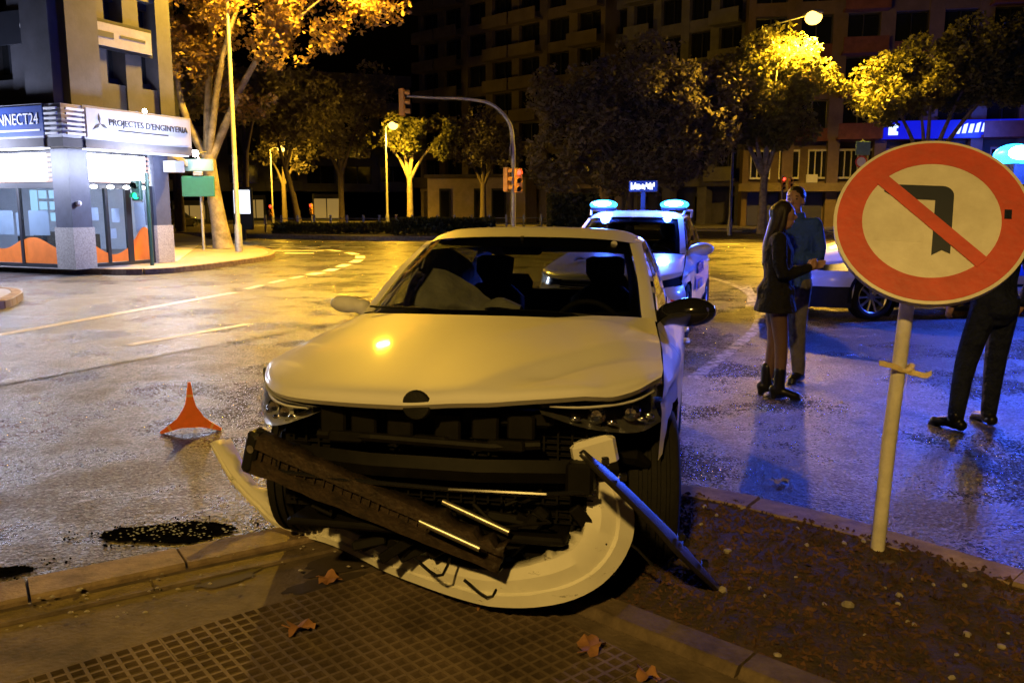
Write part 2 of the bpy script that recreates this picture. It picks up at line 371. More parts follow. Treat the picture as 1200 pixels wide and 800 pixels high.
ribbon(cr([(1.75, 8.1), (2.62, 9.93), (3.49, 11.99), (4.41, 15.4), (4.7, 19), (4.2, 23), (2.5, 27)], 24), .14).obj('marking_line', 'oldmark', road)
ribbon(cr([(3.9, 13.9), (4.4, 15.6), (4.95, 18.0)], 6), .16, .0095).obj('marking_dash', 'oldmark', road)
ribbon(cr([(6.2, 17), (10, 19), (16, 20.5)], 8), .14).obj('marking_line', 'oldmark', road)
for k in range(7): ribbon([(6 + k * 2.6, 38.0), (7.5 + k * 2.6, 38.0)], .4).obj('marking_dash', 'mark', road)

# refuge island: slab, kerb stones, waffle tiles, soil bed
KL = [(-5.6, 1.0), (-4.0, 2.02), (-2.07, 3.26), (-1.01, 3.94), (-.3, 4.38), (.3, 4.56), (.9, 4.50), (1.32, 4.28), (1.74, 3.90), (2.13, 3.44), (2.75, 2.85), (3.6, 2.1), (4.6, 1.0)]
kl = cr([(x, y, 0) for x, y in KL], 97)
isl = MB().prism([(p.x, p.y) for p in kl] + [(4.6, -3), (-5.6, -3)], .005, .132).obj('refuge_island', 'slab')
struct(isl, 'concrete median refuge where the crashed car stopped')
def kerb_run(path, width, h, parent, step, inward=1, z0=.006, mname='kerb'):
    L = [0]
    for a, b in zip(path, path[1:]): L.append(L[-1] + (b - a).length)
    def pos(s):
        for i in range(len(path) - 1):
            if L[i + 1] >= s: t = (s - L[i]) / max(1e-6, L[i + 1] - L[i]); return path[i].lerp(path[i + 1], t), (path[i + 1] - path[i]).normalized()
        return path[-1], (path[-1] - path[-2]).normalized()
    s = 0
    while s < L[-1] - .05:
        e = min(s + step * random.uniform(.94, 1.06), L[-1]); rows = []
        hh = h + random.uniform(-.006, .006); off = random.uniform(-.006, .006)
        for k in range(4):
            p, d = pos(s + .006 + (e - s - .012) * k / 3); n = Vector((d.y, -d.x, 0)) * inward
            prof = [(off, z0), (off, hh - .03), (off + .022, hh - .004), (off + .03, hh), (width - .012, hh + .004), (width, hh - .008), (width, z0)]
            rows.append([p + n * a + Vector((0, 0, z)) for a, z in prof])
        mb = MB().grid(rows); m = len(prof)
        mb.add(rows[0], [tuple(range(m))]); mb.add(rows[-1], [tuple(range(m))])
        mb.obj('kerb_stone', mname, parent); s = e
kerb_run(kl, .235, .155, isl, .62)
M['kerb2'] = mat('gutter_stone', (.16, .12, .085), .8, scale=9, bump=.5, bscale=70, col2=(.07, .052, .037), spec=.25)
inner_l = [Vector((p.x, p.y, 0)) + Vector((.53, -.85, 0)) * .245 for p in kl[:36]]
kerb_run(inner_l, .15, .140, isl, .8, 1, mname='kerb2')
TU = Vector((.775, .632, 0)); TV = Vector((.632, -.775, 0))      # u along the walk, v towards the soil
T0 = Vector((-1.56, 2.56, 0))
# one waffle tile, 20 cm, 4 x 4 pits
tm = MB(); c = .05; zt = .0
for i in range(4):
    for j in range(4):
        x, y = i * c - .1, j * c - .1; a = .006; b2 = .0115
        vs = [(x, y, zt), (x + c, y, zt), (x + c, y + c, zt), (x, y + c, zt)]
        vs += [(x + a, y + a, zt), (x + c - a, y + a, zt), (x + c - a, y + c - a, zt), (x + a, y + c - a, zt)]
        vs += [(x + b2, y + b2, zt - .007), (x + c - b2, y + b2, zt - .007), (x + c - b2, y + c - b2, zt - .007), (x + b2, y + c - b2, zt - .007)]
        tm.add(vs, [(0, 1, 5, 4), (1, 2, 6, 5), (2, 3, 7, 6), (3, 0, 4, 7)], 0)
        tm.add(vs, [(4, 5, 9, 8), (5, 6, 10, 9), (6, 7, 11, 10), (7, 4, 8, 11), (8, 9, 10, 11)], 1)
e = .0985
tm.add([(-.1, -.1, 0), (.1, -.1, 0), (.1, .1, 0), (-.1, .1, 0), (-.1, -.1, -.02), (.1, -.1, -.02), (.1, .1, -.02), (-.1, .1, -.02)], [(0, 1, 5, 4), (1, 2, 6, 5), (2, 3, 7, 6), (3, 0, 4, 7)], 0)
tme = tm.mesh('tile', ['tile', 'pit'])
ang = math.atan2(TU.y, TU.x)
for i in range(-8, 9):
    for j in range(0, 14):
        p = T0 + TU * (.2015 * i + .1) + TV * (.2015 * j + .1)
        lim = (p - Vector((.22, 3.02, 0))).dot(Vector((.68, .733, 0)))    # stop at the inner kerb
        if lim > -.115 or p.y < .35: continue
        o = link('tile', tme, isl); o.location = (p.x, p.y, .1455 + random.uniform(-.0018, .0018))
        o.rotation_euler = (random.uniform(-.006, .006), random.uniform(-.006, .006), ang)
ik = [Vector((-.62, 3.83, 0)), Vector((-.2, 3.44, 0)), Vector((.3, 2.97, 0)), Vector((.9, 2.41, 0)), Vector((1.6, 1.76, 0)), Vector((2.4, 1.0, 0))]
kerb_run(ik, .15, .165, isl, .9, -1, z0=.12, mname='kerb2')
# soil bed
def soil_z(x, y):
    z = .150 + .035 * noise.noise((x * 1.7, y * 1.7, 3)) + .018 * noise.noise((x * 7, y * 7, 1)) + .05 * math.exp(-((x - .75) ** 2 + (y - 3.4) ** 2) / .25)
    e = (x + .62) * .68 + (y - 3.83) * .733 - .13
    k = max(0, min(1, e / .14)); return .138 + (z - .138) * k
def in_soil(x, y):
    if (x + .62) * .68 + (y - 3.83) * .733 < .06: return False
    best = 9; side = 1
    for a, b in zip(kl[20:], kl[21:]):
        d = b - a; t = max(0, min(1, ((x - a.x) * d.x + (y - a.y) * d.y) / d.length_squared)); q = a + d * t
        r = math.hypot(x - q.x, y - q.y)
        if r < best: best = r; side = d.x * (y - a.y) - d.y * (x - a.x)
    return side < 0 and best > .17
st = .05; vs = {}; mb = MB(); rows = {}
for i in range(-16, 80):
    for j in range(16, 92):
        x, y = i * st, j * st
        if in_soil(x, y): rows[i, j] = len(mb.v); mb.v.append((x, y, soil_z(x, y)))
for (i, j), k in rows.items():
    if (i + 1, j) in rows and (i, j + 1) in rows and (i + 1, j + 1) in rows:
        mb.f.append((k, rows[i + 1, j], rows[i + 1, j + 1], rows[i, j + 1])); mb.m.append(0)
soil = mb.obj('soil_bed', 'soil', None, smooth=60); struct(soil, 'dark planting soil of the median')
ch = MB(); sn = MB(); keys = list(rows)
for k in range(9000):
    i, j = random.choice(keys); x = (i + random.random()) * st; y = (j + random.random()) * st
    if not in_soil(x, y): continue
    z = soil_z(x, y) + .002; l = random.uniform(.005, .018) * (1.6 if random.random() < .1 else 1); w = l * random.uniform(.25, .6); t = random.uniform(.003, .007)
    mt = Matrix.Translation((x, y, z)) @ Matrix.Rotation(random.random() * 6.3, 4, 'Z') @ Matrix.Rotation(random.uniform(-.5, .5), 4, 'Y')
    ch.add([mt @ Vector(v) for v in [(-l, -w * .4, 0), (l * .7, -w, 0), (l, w * .5, 0), (-l * .6, w, 0), (0, 0, t * 2)]], [(0, 1, 4), (1, 2, 4), (2, 3, 4), (3, 0, 4)])
o = ch.obj('bark_chips', 'chip'); o['kind'] = 'stuff'; tag(o, 'bark chips and litter scattered over the soil bed', 'bark chips')
for k in range(170):
    i, j = random.choice(keys); x = (i + random.random()) * st; y = (j + random.random()) * st
    if not in_soil(x, y): continue
    r = random.uniform(.005, .014) * (1.6 if random.random() < .08 else 1)
    mt = Matrix.Rotation(random.random() * 6, 3, 'Z') @ Matrix.Rotation(random.random() * 3, 3, 'X')
    sn.ball((x, y, soil_z(x, y) + r * .4), (r * 1.3, r, r * .7), 6, 0, mt)
o = sn.obj('pebbles', 'stone'); o['kind'] = 'stuff'; tag(o, 'pale pebbles lying in the soil bed', 'pebbles')

# stains on the slab
def stain(cx, cy, rx, ry, rz, z, nm='stain', mm='stain', seed=0, par=None):
    mb = MB(); n = 40; pts = []
    for k in range(n):
        t = 2 * math.pi * k / n; r = 1 + .45 * noise.noise((math.cos(t) * 1.6, math.sin(t) * 1.6, seed)) + .2 * noise.noise((math.cos(t) * 5, math.sin(t) * 5, seed))
        x, y = rx * r * math.cos(t), ry * r * math.sin(t)
        pts.append((cx + x * math.cos(rz) - y * math.sin(rz), cy + x * math.sin(rz) + y * math.cos(rz), z))
    mb.add(pts, [tuple(range(n))]); return mb.obj(nm, mm, par)
stain(-1.17, 3.33, .13, .06, .65, .1365, seed=2, par=isl); stain(-.62, 3.55, .35, .1, .6, .1367, seed=5, par=isl); stain(-.78, 3.27, .16, .05, .6, .1368, seed=9, par=isl)

# ---- far pavement at the left with its kerb
PL = cr([(-30, 27.5, 0), (-20, 24.6, 0), (-13.54, 22.4, 0), (-10.71, 21.3, 0), (-9.1, 20.95, 0), (-8.4, 22.2, 0), (-7.95, 24.6, 0), (-7.8, 26.5, 0), (-8.25, 29, 0), (-10, 33, 0), (-14, 40, 0), (-22, 55, 0)], 80)
pv = MB().prism([(p.x, p.y) for p in PL] + [(-60, 60), (-60, 27)], .006, .145).obj('corner_pavement', 'pave'); struct(pv, 'pale pavement in front of the corner shop')
kerb_run(PL[18:66], .2, .15, pv, 1.0, 1)
P2 = cr([(-14, 18.2, 0), (-9.9, 16.3, 0), (-9.0, 15.6, 0), (-8.5, 14.6, 0), (-8.3, 13.6, 0), (-9.2, 12.3, 0), (-12, 11.8, 0), (-16, 12, 0)], 40)
pv2 = MB().prism([(p.x, p.y) for p in P2], .007, .14).obj('corner_island', 'pave'); struct(pv2, 'small rounded traffic island at the left edge')
kerb_run(P2, .18, .15, pv2, .9, 1)
# ---- far medians and pavement under the buildings
m2 = MB().prism([(-40, 62), (-13, 45.5), (-6.5, 42.0), (-2, 42.5), (4.5, 46), (4.5, 52), (-6, 58), (-30, 75)], .008, .15).obj('planted_median', 'soil'); struct(m2, 'dark planted median beyond the junction')
kerb_run([Vector((-30, 55.6, 0)), Vector((-13, 45.5, 0)), Vector((-6.5, 42.0, 0)), Vector((-2, 42.5, 0)), Vector((4.5, 46, 0))], .25, .22, m2, 1.6, 1)
fp = MB().prism([(5.5, 66), (15, 56), (60, 48), (90, 48), (90, 110), (-70, 150), (-70, 110), (-12, 84)], .008, .15).obj('far_pavement', 'pave'); struct(fp, 'pavement in front of the far apartment buildings')

# ================================================================== VEHICLES
def wheel(name, parent, loc, side, r=.318, w=.215, steer=0, rim='alloy', spokes=5, rr=.235):
    t = bpy.data.objects.new(name, None); COL.objects.link(t); t.parent = parent; t.location = loc; t.rotation_euler = (0, 0, steer)
    t.empty_display_size = .1
    h = w / 2
    prof = [(rr - .005, -h * .8), (rr + .02, -h * .98), (r - .045, -h), (r - .012, -h * .9), (r - .002, -h * .76)]
    for c in (-.5, -.17, .17, .5): prof += [(r, (c - .075) * h), (r - .013, (c - .06) * h), (r - .013, (c + .06) * h), (r, (c + .075) * h)]
    prof += [(r - .002, h * .76), (r - .012, h * .9), (r - .045, h), (rr + .02, h * .98), (rr - .005, h * .8)]
    ty = MB().lathe(prof, axis='x', n=44).obj('tyre', 'rubber', t, smooth=35)
    mb = MB(); s = side
    mb.lathe([(rr, -h * .8 * s), (rr - .012, -h * .7 * s), (rr - .015, h * .6 * s), (rr + .004, h * .82 * s), (rr - .004, h * .86 * s), (rr - .02, h * .74 * s)], axis='x', n=36)
    mb.lathe([(.001, h * .1 * s), (rr * .9, h * .0 * s)], axis='x', n=30, mi=1)
    mb.lathe([(.001, h * .62 * s), (.03, h * .62 * s), (.055, h * .55 * s), (.06, h * .2 * s)], axis='x', n=20)
    for k in range(spokes):
        for dd in ((-.11, .11) if spokes < 8 else (0,)):
            a = 2 * math.pi * k / spokes + dd; ca, sa = math.cos(a), math.sin(a)
            p0 = Vector((h * .5 * s, ca * .045, sa * .045)); p1 = Vector((h * .66 * s, math.cos(a + dd * .6) * (rr - .012), math.sin(a + dd * .6) * (rr - .012)))
            mb.tube([p0, (p0 + p1) / 2 + Vector((.006 * s, 0, 0)), p1], [.02, .017, .022], 6)
    mb.obj('rim', [rim, 'black'], t, smooth=40)
    return t

F0 = [(0, .06, .742), (.30, .09, .738), (.56, .20, .733), (.73, .38, .748), (.825, .56, .788)]
F1 = [(0, .16, .800), (.30, .19, .797), (.565, .30, .790), (.735, .47, .800), (.825, .66, .822)]
F2 = [(0, .60, .905), (.30, .62, .902), (.565, .70, .890), (.72, .84, .884), (.80, .98, .880)]
F3 = [(0, 1.12, .995), (.32, 1.15, .992), (.57, 1.26, .983), (.70, 1.38, .972), (.755, 1.46, .962)]
W0 = [(0, 1.17, .990), (.34, 1.21, .986), (.58, 1.33, .980), (.69, 1.45, .976)]
W1 = [(0, 1.57, 1.215), (.32, 1.60, 1.210), (.54, 1.70, 1.195), (.64, 1.79, 1.180)]
W2 = [(0, 1.96, 1.378), (.28, 1.98, 1.375), (.48, 2.04, 1.366), (.575, 2.11, 1.352)]
RF = [[(0, 1.97, 1.386), (.28, 1.99, 1.383), (.48, 2.05, 1.374), (.585, 2.13, 1.360)],
      [(0, 2.35, 1.458), (.30, 2.37, 1.454), (.50, 2.40, 1.440), (.605, 2.44, 1.406)],
      [(0, 3.10, 1.447), (.30, 3.10, 1.443), (.50, 3.10, 1.428), (.600, 3.10, 1.398)],
      [(0, 3.78, 1.375), (.28, 3.77, 1.370), (.46, 3.74, 1.356), (.560, 3.70, 1.332)]]
A_out = [(.765, 1.50, .962), (.708, 1.82, 1.17), (.640, 2.20, 1.360)]
def lerp(a, b, t): return a + (b - a) * t
def pl(x, pts):
    for a, b in zip(pts, pts[1:]):
        if x <= b[0]: return lerp(a[1], b[1], max(0, (x - a[0]) / (b[0] - a[0])))
    return pts[-1][1]
def side_w(y): return pl(y, [(.45, .80), (.60, .845), (.9, .882), (1.6, .895), (2.6, .895), (3.4, .885), (3.9, .845), (4.15, .76), (4.28, .64)])
def top_line(y):
    if y < 1.46: return pl(y, [(.45, .832), (.56, .835), (.98, .812), (1.46, .768)]), pl(y, [(.45, .75), (.56, .783), (.66, .817), (.98, .874), (1.46, .955)])
    return pl(y, [(1.46, .768), (1.6, .775), (2.6, .782), (3.5, .755), (3.95, .70), (4.15, .64), (4.28, .58)]), pl(y, [(1.46, .955), (1.7, .958), (2.6, .98), (3.4, 1.01), (3.9, 1.03), (4.28, .99)])

def car(root, paint, mp=lambda p: p, bumper=True, dent=False, wheels=True, wr=.318, rim='alloy', spokes=5, steer=0, wy=(.88, 3.516), wz=.318, tint='glass'):
    P = {}
    def g(rows): return [[mp(tuple(p)) for p in r] for r in rows]
    # bonnet
    rows = patch([mirror(F0), mirror(F1), mirror(F2), mirror(F3)], 52 if dent else 18, 67 if dent else 25)
    if dent:
        for r in rows:
            for p in r:
                d = (p.x - .30) * .80 - (p.y - .30) * .60            # fold running back from the struck corner
                p.z += .085 * min(1, max(0, p.x + .05) / .62) ** 1.3 * max(0, 1 - p.y / 1.15)
                if d > 0: p.z -= min(.034, d * .34) * min(1, p.y / .3)
                d2 = (p.x - .52) * .9 + (p.y - .62) * .35
                if d2 > 0: p.z += min(.016, d2 * .09)
                p.z += .003 * noise.noise((p.x * 5, p.y * 4, 2)) * max(0, p.x)
    mb = MB().grid(g(rows)); lip = [[Vector(p), Vector(p) + Vector((0, .02, -.018)), Vector(p) + Vector((0, .06, -.022))] for p in rows[0]]
    mb.grid(g(lip)); P['bonnet'] = mb.obj('bonnet', paint, root, smooth=28)
    for s in (-1, 1):
        pts = [(s * x, y, z + .006) for x, y, z in [(.36, .22, .805), (.44, .62, .902), (.52, 1.12, .972)]]
    # windscreen glass and its black border
    wr_ = patch([mirror(W0), mirror(W1), mirror(W2)], 16, 25)
    MB().grid(g(wr_)).obj('windscreen', tint, root, smooth=30)
    fr = MB(); nr, nc = len(wr_), len(wr_[0])
    off = Vector((0, .008, -.008))
    for i in range(nr - 1):
        for j in range(nc - 1):
            if i < 1 or i >= nr - 3 or j < 3 or j >= nc - 3:
                fr.add([mp(tuple(Vector(wr_[a][b]) + off)) for a, b in ((i, j), (i, j + 1), (i + 1, j + 1), (i + 1, j))], [(0, 1, 2, 3)])
    fr.obj('windscreen_border', 'black', root)
    # cowl with wipers
    cw = MB().grid(g([[Vector(p) + Vector((0, -.005, -.012)) for p in cr(mirror(F3), 21)], [Vector(p) + Vector((0, .01, -.012)) for p in cr(mirror(W0), 21)]])); cw.obj('cowl', 'black', root)
    wp = MB()
    for s, x0 in ((1, .52), (1, -.12)):
        wp.tube([mp((x0, 1.26, .992)), mp((x0 - .28, 1.275, 1.012)), mp((x0 - .52, 1.285, 1.015))], [.009, .007, .006], 6)
    wp.obj('wiper', 'black', root)
    # roof
    rr = patch([mirror(c) for c in RF], 14, 21)
    MB().grid(g(rr)).obj('roof', paint, root, smooth=30)
    MB().grid(g([[Vector((p.x * .97, p.y + .03, p.z - .045)) for p in r] for r in rr])).obj('headliner', 'int', root, smooth=60)
    MB().box(mp((-.60, 3.62, .99)), mp((.60, 4.02, 1.01))).obj('parcel_shelf', 'int', root)
    # rear glass and tailgate
    tg = [[(0, 3.80, 1.362), (.30, 3.79, 1.356), (.50, 3.76, 1.335)], [(0, 4.13, 1.03), (.33, 4.11, 1.03), (.60, 4.02, 1.03)]]
    MB().grid(g(patch([mirror(c) for c in tg], 6, 13))).obj('rear_window', tint, root, smooth=30)
    tb = [[(0, 4.135, 1.025), (.34, 4.115, 1.025), (.66, 4.03, 1.02)], [(0, 4.24, .86), (.40, 4.22, .86), (.72, 4.08, .86)], [(0, 4.28, .5), (.42, 4.27, .5), (.76, 4.12, .5)], [(0, 4.22, .28), (.42, 4.2, .28), (.72, 4.08, .28)]]
    MB().grid(g(patch([mirror(c) for c in tb], 10, 15))).obj('tailgate', paint, root, smooth=30)
    for s in (-1, 1):
        sx = lambda p: mp((s * p[0], p[1], p[2]))
        # pillar between windscreen and side glass
        e1 = cr([W0[-1], W1[-1], W2[-1]], 9); e2 = cr(A_out, 9)
        MB().grid([[sx(a + Vector((.004, -.004, .004))), sx((a + b) / 2 + Vector((.012, -.006, .004))), sx(b)] for a, b in zip(e1, e2)]).obj('front_pillar', paint, root, smooth=50)
        # side: columns along the length
        ys = []
        y = .55
        seams = {1.36: 0, 2.46: 0, 3.42: 0}
        while y < 4.285: ys.append(y); y += .055
        for q in seams: ys += [q - .005, q + .005]
        ys = sorted(set(round(v, 4) for v in ys if not any(.001 < abs(v - q) - .005 and abs(v - q) < .02 for q in seams)))
        cols = []
        for y in ys:
            tx, tz = top_line(y); w = side_w(y)
            cols.append(cr([(tx, y, tz), (min(w, tx + .045), y, tz - .055), (w - .006, y, lerp(tz, .62, .42)), (w, y, .66), (w - .012, y, .45), (w - .02, y, .32), (w - .06, y, .235)], 20))
        arch = [(wy[0], wz, .365), (wy[1], wz, .365)]
        parts = {'front_wing': MB(), 'front_door': MB(), 'rear_door': MB(), 'rear_wing': MB(), 'gap': MB()}
        for i in range(len(ys) - 1):
            ym = (ys[i] + ys[i + 1]) / 2
            nm = 'gap' if ys[i + 1] - ys[i] < .0101 else ('front_wing' if ym < 1.36 else 'front_door' if ym < 2.46 else 'rear_door' if ym < 3.42 else 'rear_wing')
            for j in range(19):
                q = [cols[i][j], cols[i + 1][j], cols[i + 1][j + 1], cols[i][j + 1]]; c = (q[0] + q[1] + q[2] + q[3]) / 4
                if any(math.hypot(c.y - a[0], c.z - a[1]) < a[2] for a in arch): continue
                vv = []
                for p in q:
                    p = p.copy()
                    for a in arch:
                        d = math.hypot(p.y - a[0], p.z - a[1])
                        if d < a[2] + .012: k = (a[2]) / max(d, .01); p.y = a[0] + (p.y - a[0]) * k; p.z = a[1] + (p.z - a[1]) * k
                    vv.append(sx(p))
                parts[nm].add(vv, [(0, 1, 2, 3)])
        for nm, b in parts.items():
            if nm == 'gap': b.obj('door_gap', 'black', root)
            else: P[nm, s] = b.obj(nm, paint, root, smooth=40)
        # wheel arch liners, sill
        for a in arch:
            pr = [[sx((side_w(a[0]) - .012 - dx, a[0] + a[2] * math.cos(t), a[1] + a[2] * math.sin(t))) for dx in (0, .02, .3)] for t in [math.pi * (k / 18 * (.80 if a is arch[0] else 1.5) - .25) for k in range(19)]]
            MB().grid(pr).obj('wheel_arch', 'black', root)
        MB().grid([[sx((side_w(y) - .055, y, .24)), sx((side_w(y) - .12, y, .17)), sx((.2, y, .16))] for y in (1.25, 2.2, 3.15)]).obj('sill', 'black', root)
        # greenhouse side
        gl = MB(); pil = MB(); bd = MB()
        fe = cr(A_out, 9)
        n = 30
        for i in range(n):
            qs = []
            for ii in (i, i + 1):
                t = ii / n; yb = lerp(1.50, 3.98, t); yt = lerp(2.20, 3.72, t)
                bx, bz = top_line(yb); bx -= .004; bz += .002
                tx = pl(yt, [(2.2, .640), (2.6, .642), (3.1, .632), (3.72, .585)]); tz = pl(yt, [(2.2, 1.360), (2.5, 1.384), (3.1, 1.382), (3.72, 1.325)])
                qs.append([Vector((lerp(bx, tx, v) + .022 * math.sin(v * math.pi), lerp(yb, yt, v), lerp(bz, tz, v))) for v in (0, .06, .3, .6, .90, 1)])
            t = (i + .5) / n
            for k in range(5):
                q = [qs[0][k], qs[1][k], qs[1][k + 1], qs[0][k + 1]]
                isg = 1 <= k <= 3 and .03 < t < .80
                tgt = gl if isg and not .40 < t < .47 else (pil if isg or (t < .83 and k in (0,)) or (t < .80) else bd)
                tgt.add([sx(p) for p in q], [(0, 1, 2, 3)])
        gl.obj('side_window', tint, root, smooth=30); pil.obj('window_trim', 'gloss', root); bd.obj('rear_pillar', paint, root, smooth=30)
        MB().grid([[sx(Vector(RF_edge) + Vector((-.002, 0, 0))), sx(q)] for RF_edge, q in zip(cr([c[-1] for c in RF], 12), [Vector((pl(y, [(2.2, .640), (2.6, .642), (3.1, .632), (3.72, .585)]), y, pl(y, [(2.2, 1.360), (2.5, 1.384), (3.1, 1.382), (3.72, 1.325)]))) for y in [lerp(2.20, 3.72, k / 11) for k in range(12)]])]).obj('roof_rail', paint, root, smooth=40)
        # door handles
        for y in (2.28, 3.24):
            hb = MB().tube([sx((side_w(y) + .002, y - .09, .80)), sx((side_w(y) + .022, y - .05, .802)), sx((side_w(y) + .022, y + .05, .806)), sx((side_w(y) + .002, y + .08, .808))], .011, 8); hb.obj('door_handle', paint, root, smooth=50)
        # tail lamp
        MB().grid(g([[Vector((s * .66, 4.07, .98)), Vector((s * .80, 3.98, .97))], [Vector((s * .70, 4.11, .86)), Vector((s * .83, 3.98, .86))]])).obj('tail_lamp', 'red', root)
        for k, yw in enumerate(wy):
            if wheels: wheel('wheel', root, mp((s * .772, yw, wz)), s, r=wr, rim=rim, spokes=spokes, steer=steer if k == 0 else 0)
    # floor, firewall, cabin
    mb = MB().box(mp((-.74, .75, .17)), mp((.74, 4.1, .24))); mb.obj('floor_pan', 'black', root)
    MB().box(mp((-.70, 1.28, .24)), mp((.70, 1.34, .93))).obj('bulkhead', 'black', root)
    d = MB().grid(g(patch([[(-.71, 1.40, .965), (0, 1.22, .968), (.71, 1.40, .965)], [(-.72, 1.62, .975), (0, 1.55, .985), (.72, 1.62, .975)], [(-.72, 1.82, .93), (0, 1.8, .94), (.72, 1.82, .93)], [(-.70, 1.85, .70), (0, 1.84, .70), (.70, 1.85, .70)]], 12, 9))); d.obj('dashboard', 'int', root, smooth=50)
    sw = MB(); ring = [Vector((.37, 1.98, .86)) + Vector((.185 * math.cos(t), -.06 * math.sin(t), .175 * math.sin(t))) for t in [2 * math.pi * k / 24 for k in range(25)]]
    sw.tube([mp(tuple(p)) for p in ring], .017, 8, cap=False); sw.ball(mp((.37, 1.97, .86)), (.075, .04, .06), 10)
    for dx in (-1, 1): sw.tube([mp((.37, 1.97, .86)), mp((.37 + .18 * dx, 1.98, .86))], .015, 6)
    sw.obj('steering_wheel', 'int', root, smooth=50)
    for sx_ in (-.37, .37):
        sb = MB()
        sb.tube([mp((sx_, 2.20, .46)), mp((sx_, 2.45, .50)), mp((sx_, 2.62, .50))], [.2, .23, .2], 12, flat=.42, up=(1, 0, 0))
        sb.tube([mp((sx_, 2.62, .50)), mp((sx_, 2.72, .75)), mp((sx_, 2.82, 1.02)), mp((sx_, 2.86, 1.09))], [.21, .235, .215, .13], 12, flat=.36, up=(1, 0, 0))
        sb.tube([mp((sx_, 2.87, 1.06)), mp((sx_, 2.86, 1.18)), mp((sx_, 2.88, 1.27)), mp((sx_, 2.88, 1.29))], [.05, .125, .13, .09], 10, flat=.42, up=(1, 0, 0))
        sb.obj('front_seat', 'int', root, smooth=60)
    rs = MB().cbox(mp((-.62, 3.05, .42)), mp((.62, 3.5, .58)), .04); rs.grid(g(patch([[(-.62, 3.42, .55), (0, 3.42, .55), (.62, 3.42, .55)], [(-.60, 3.55, 1.02), (0, 3.55, 1.02), (.60, 3.55, 1.02)], [(-.58, 3.64, 1.02), (0, 3.64, 1.02), (.58, 3.64, 1.02)]], 8, 5)))
    for hx in (-.36, .36): rs.tube([mp((hx, 3.6, 1.0)), mp((hx, 3.6, 1.1)), mp((hx, 3.6, 1.16))], [.11, .12, .08], 10, flat=.4, up=(1, 0, 0))
    rs.obj('rear_seat', 'int', root, smooth=50)
    # inside mirror
    mm = MB().cbox(mp((-.11, 1.93, 1.285)), mp((.11, 1.965, 1.35)), .012); mm.tube([mp((0, 1.95, 1.34)), mp((0, 1.93, 1.385))], .012, 6); mm.obj('interior_mirror', 'black', root)
    if bumper:
        bf = [[(0, .04, .70), (.30, .07, .70), (.56, .19, .69), (.74, .37, .68), (.84, .58, .66)], [(0, -.02, .55), (.32, .01, .55), (.60, .12, .55), (.80, .34, .55), (.872, .58, .55)],
              [(0, -.02, .35), (.32, .01, .35), (.60, .12, .35), (.80, .34, .35), (.87, .56, .35)], [(0, .02, .2), (.32, .05, .2), (.60, .16, .2), (.76, .36, .2), (.83, .54, .2)]]
        MB().grid(g(patch([mirror(c) for c in bf], 12, 25))).obj('front_bumper', bumper if isinstance(bumper, str) else paint, root, smooth=35)
        gr = MB()
        for z in (.64, .67, .70): gr.tube([mp((x, y - .012, z)) for x, y in [(-.50, .13), (-.28, .045), (0, .015), (.28, .045), (.50, .13)]], .012, 6)
        gr.tube([mp((x, y - .012, .30)) for x, y in [(-.55, .09), (-.3, .01), (0, -.02), (.3, .01), (.55, .09)]], .05, 8)
        gr.obj('grille', 'black', root)
        for s in (-1, 1):
            rows = patch([[(s * .48, .135, .735), (s * .64, .255, .732), (s * .80, .50, .762)], [(s * .50, .125, .68), (s * .66, .245, .66), (s * .83, .50, .66)]], 4, 9)
            MB().grid(g([[p + Vector((0, -.008, 0)) for p in r] for r in rows])).obj('headlight', 'chrome', root, smooth=40)
    return P

def door_mirror(root, s, x, y, z, cap, mp=lambda p: p, k=1.0):
    b = MB()
    b.tube([mp((s * (x - .14), y + .02, z - .05)), mp((s * (x - .02), y + .0, z - .045)), mp((s * (x + .05), y - .01, z - .02))], [.03, .032, .03], 8)
    mt = Matrix.Rotation(-s * .12, 3, 'Z') @ Matrix.Rotation(-s * .06, 3, 'Y')
    b.ball(mp((s * (x + .12), y - .01, z + .005)), (.135 * k, .085 * k, .075 * k), 18, 0, mt)
    b.ball(mp((s * (x + .03), y - .005, z - .005)), (.075 * k, .07 * k, .058 * k), 14, 0, mt)
    o = blob('door_mirror', b, cap, root, .012, 3)
    gl = MB().ball(mp((s * (x + .11), y + .062, z + .005)), (.105 * k, .012, .058 * k), 16); gl.obj('mirror_glass', 'chrome', o)
    return o

# ---------------- the crashed car
CX, CY, YAW, NP = -.36, 2.78, .208, .066
golf = thing('crashed_hatchback', 'crashed white hatchback with its front bumper torn off, on the median', 'car', (CX, CY, 3.5 * math.sin(NP)), -YAW, rx=-NP)
car(golf, 'paint', bumper=False, dent=True, steer=.12)
for s in (-1, 1): door_mirror(golf, s, .80, 1.66, 1.0, 'gloss' if s > 0 else 'paint', k=1.0 if s > 0 else .68)
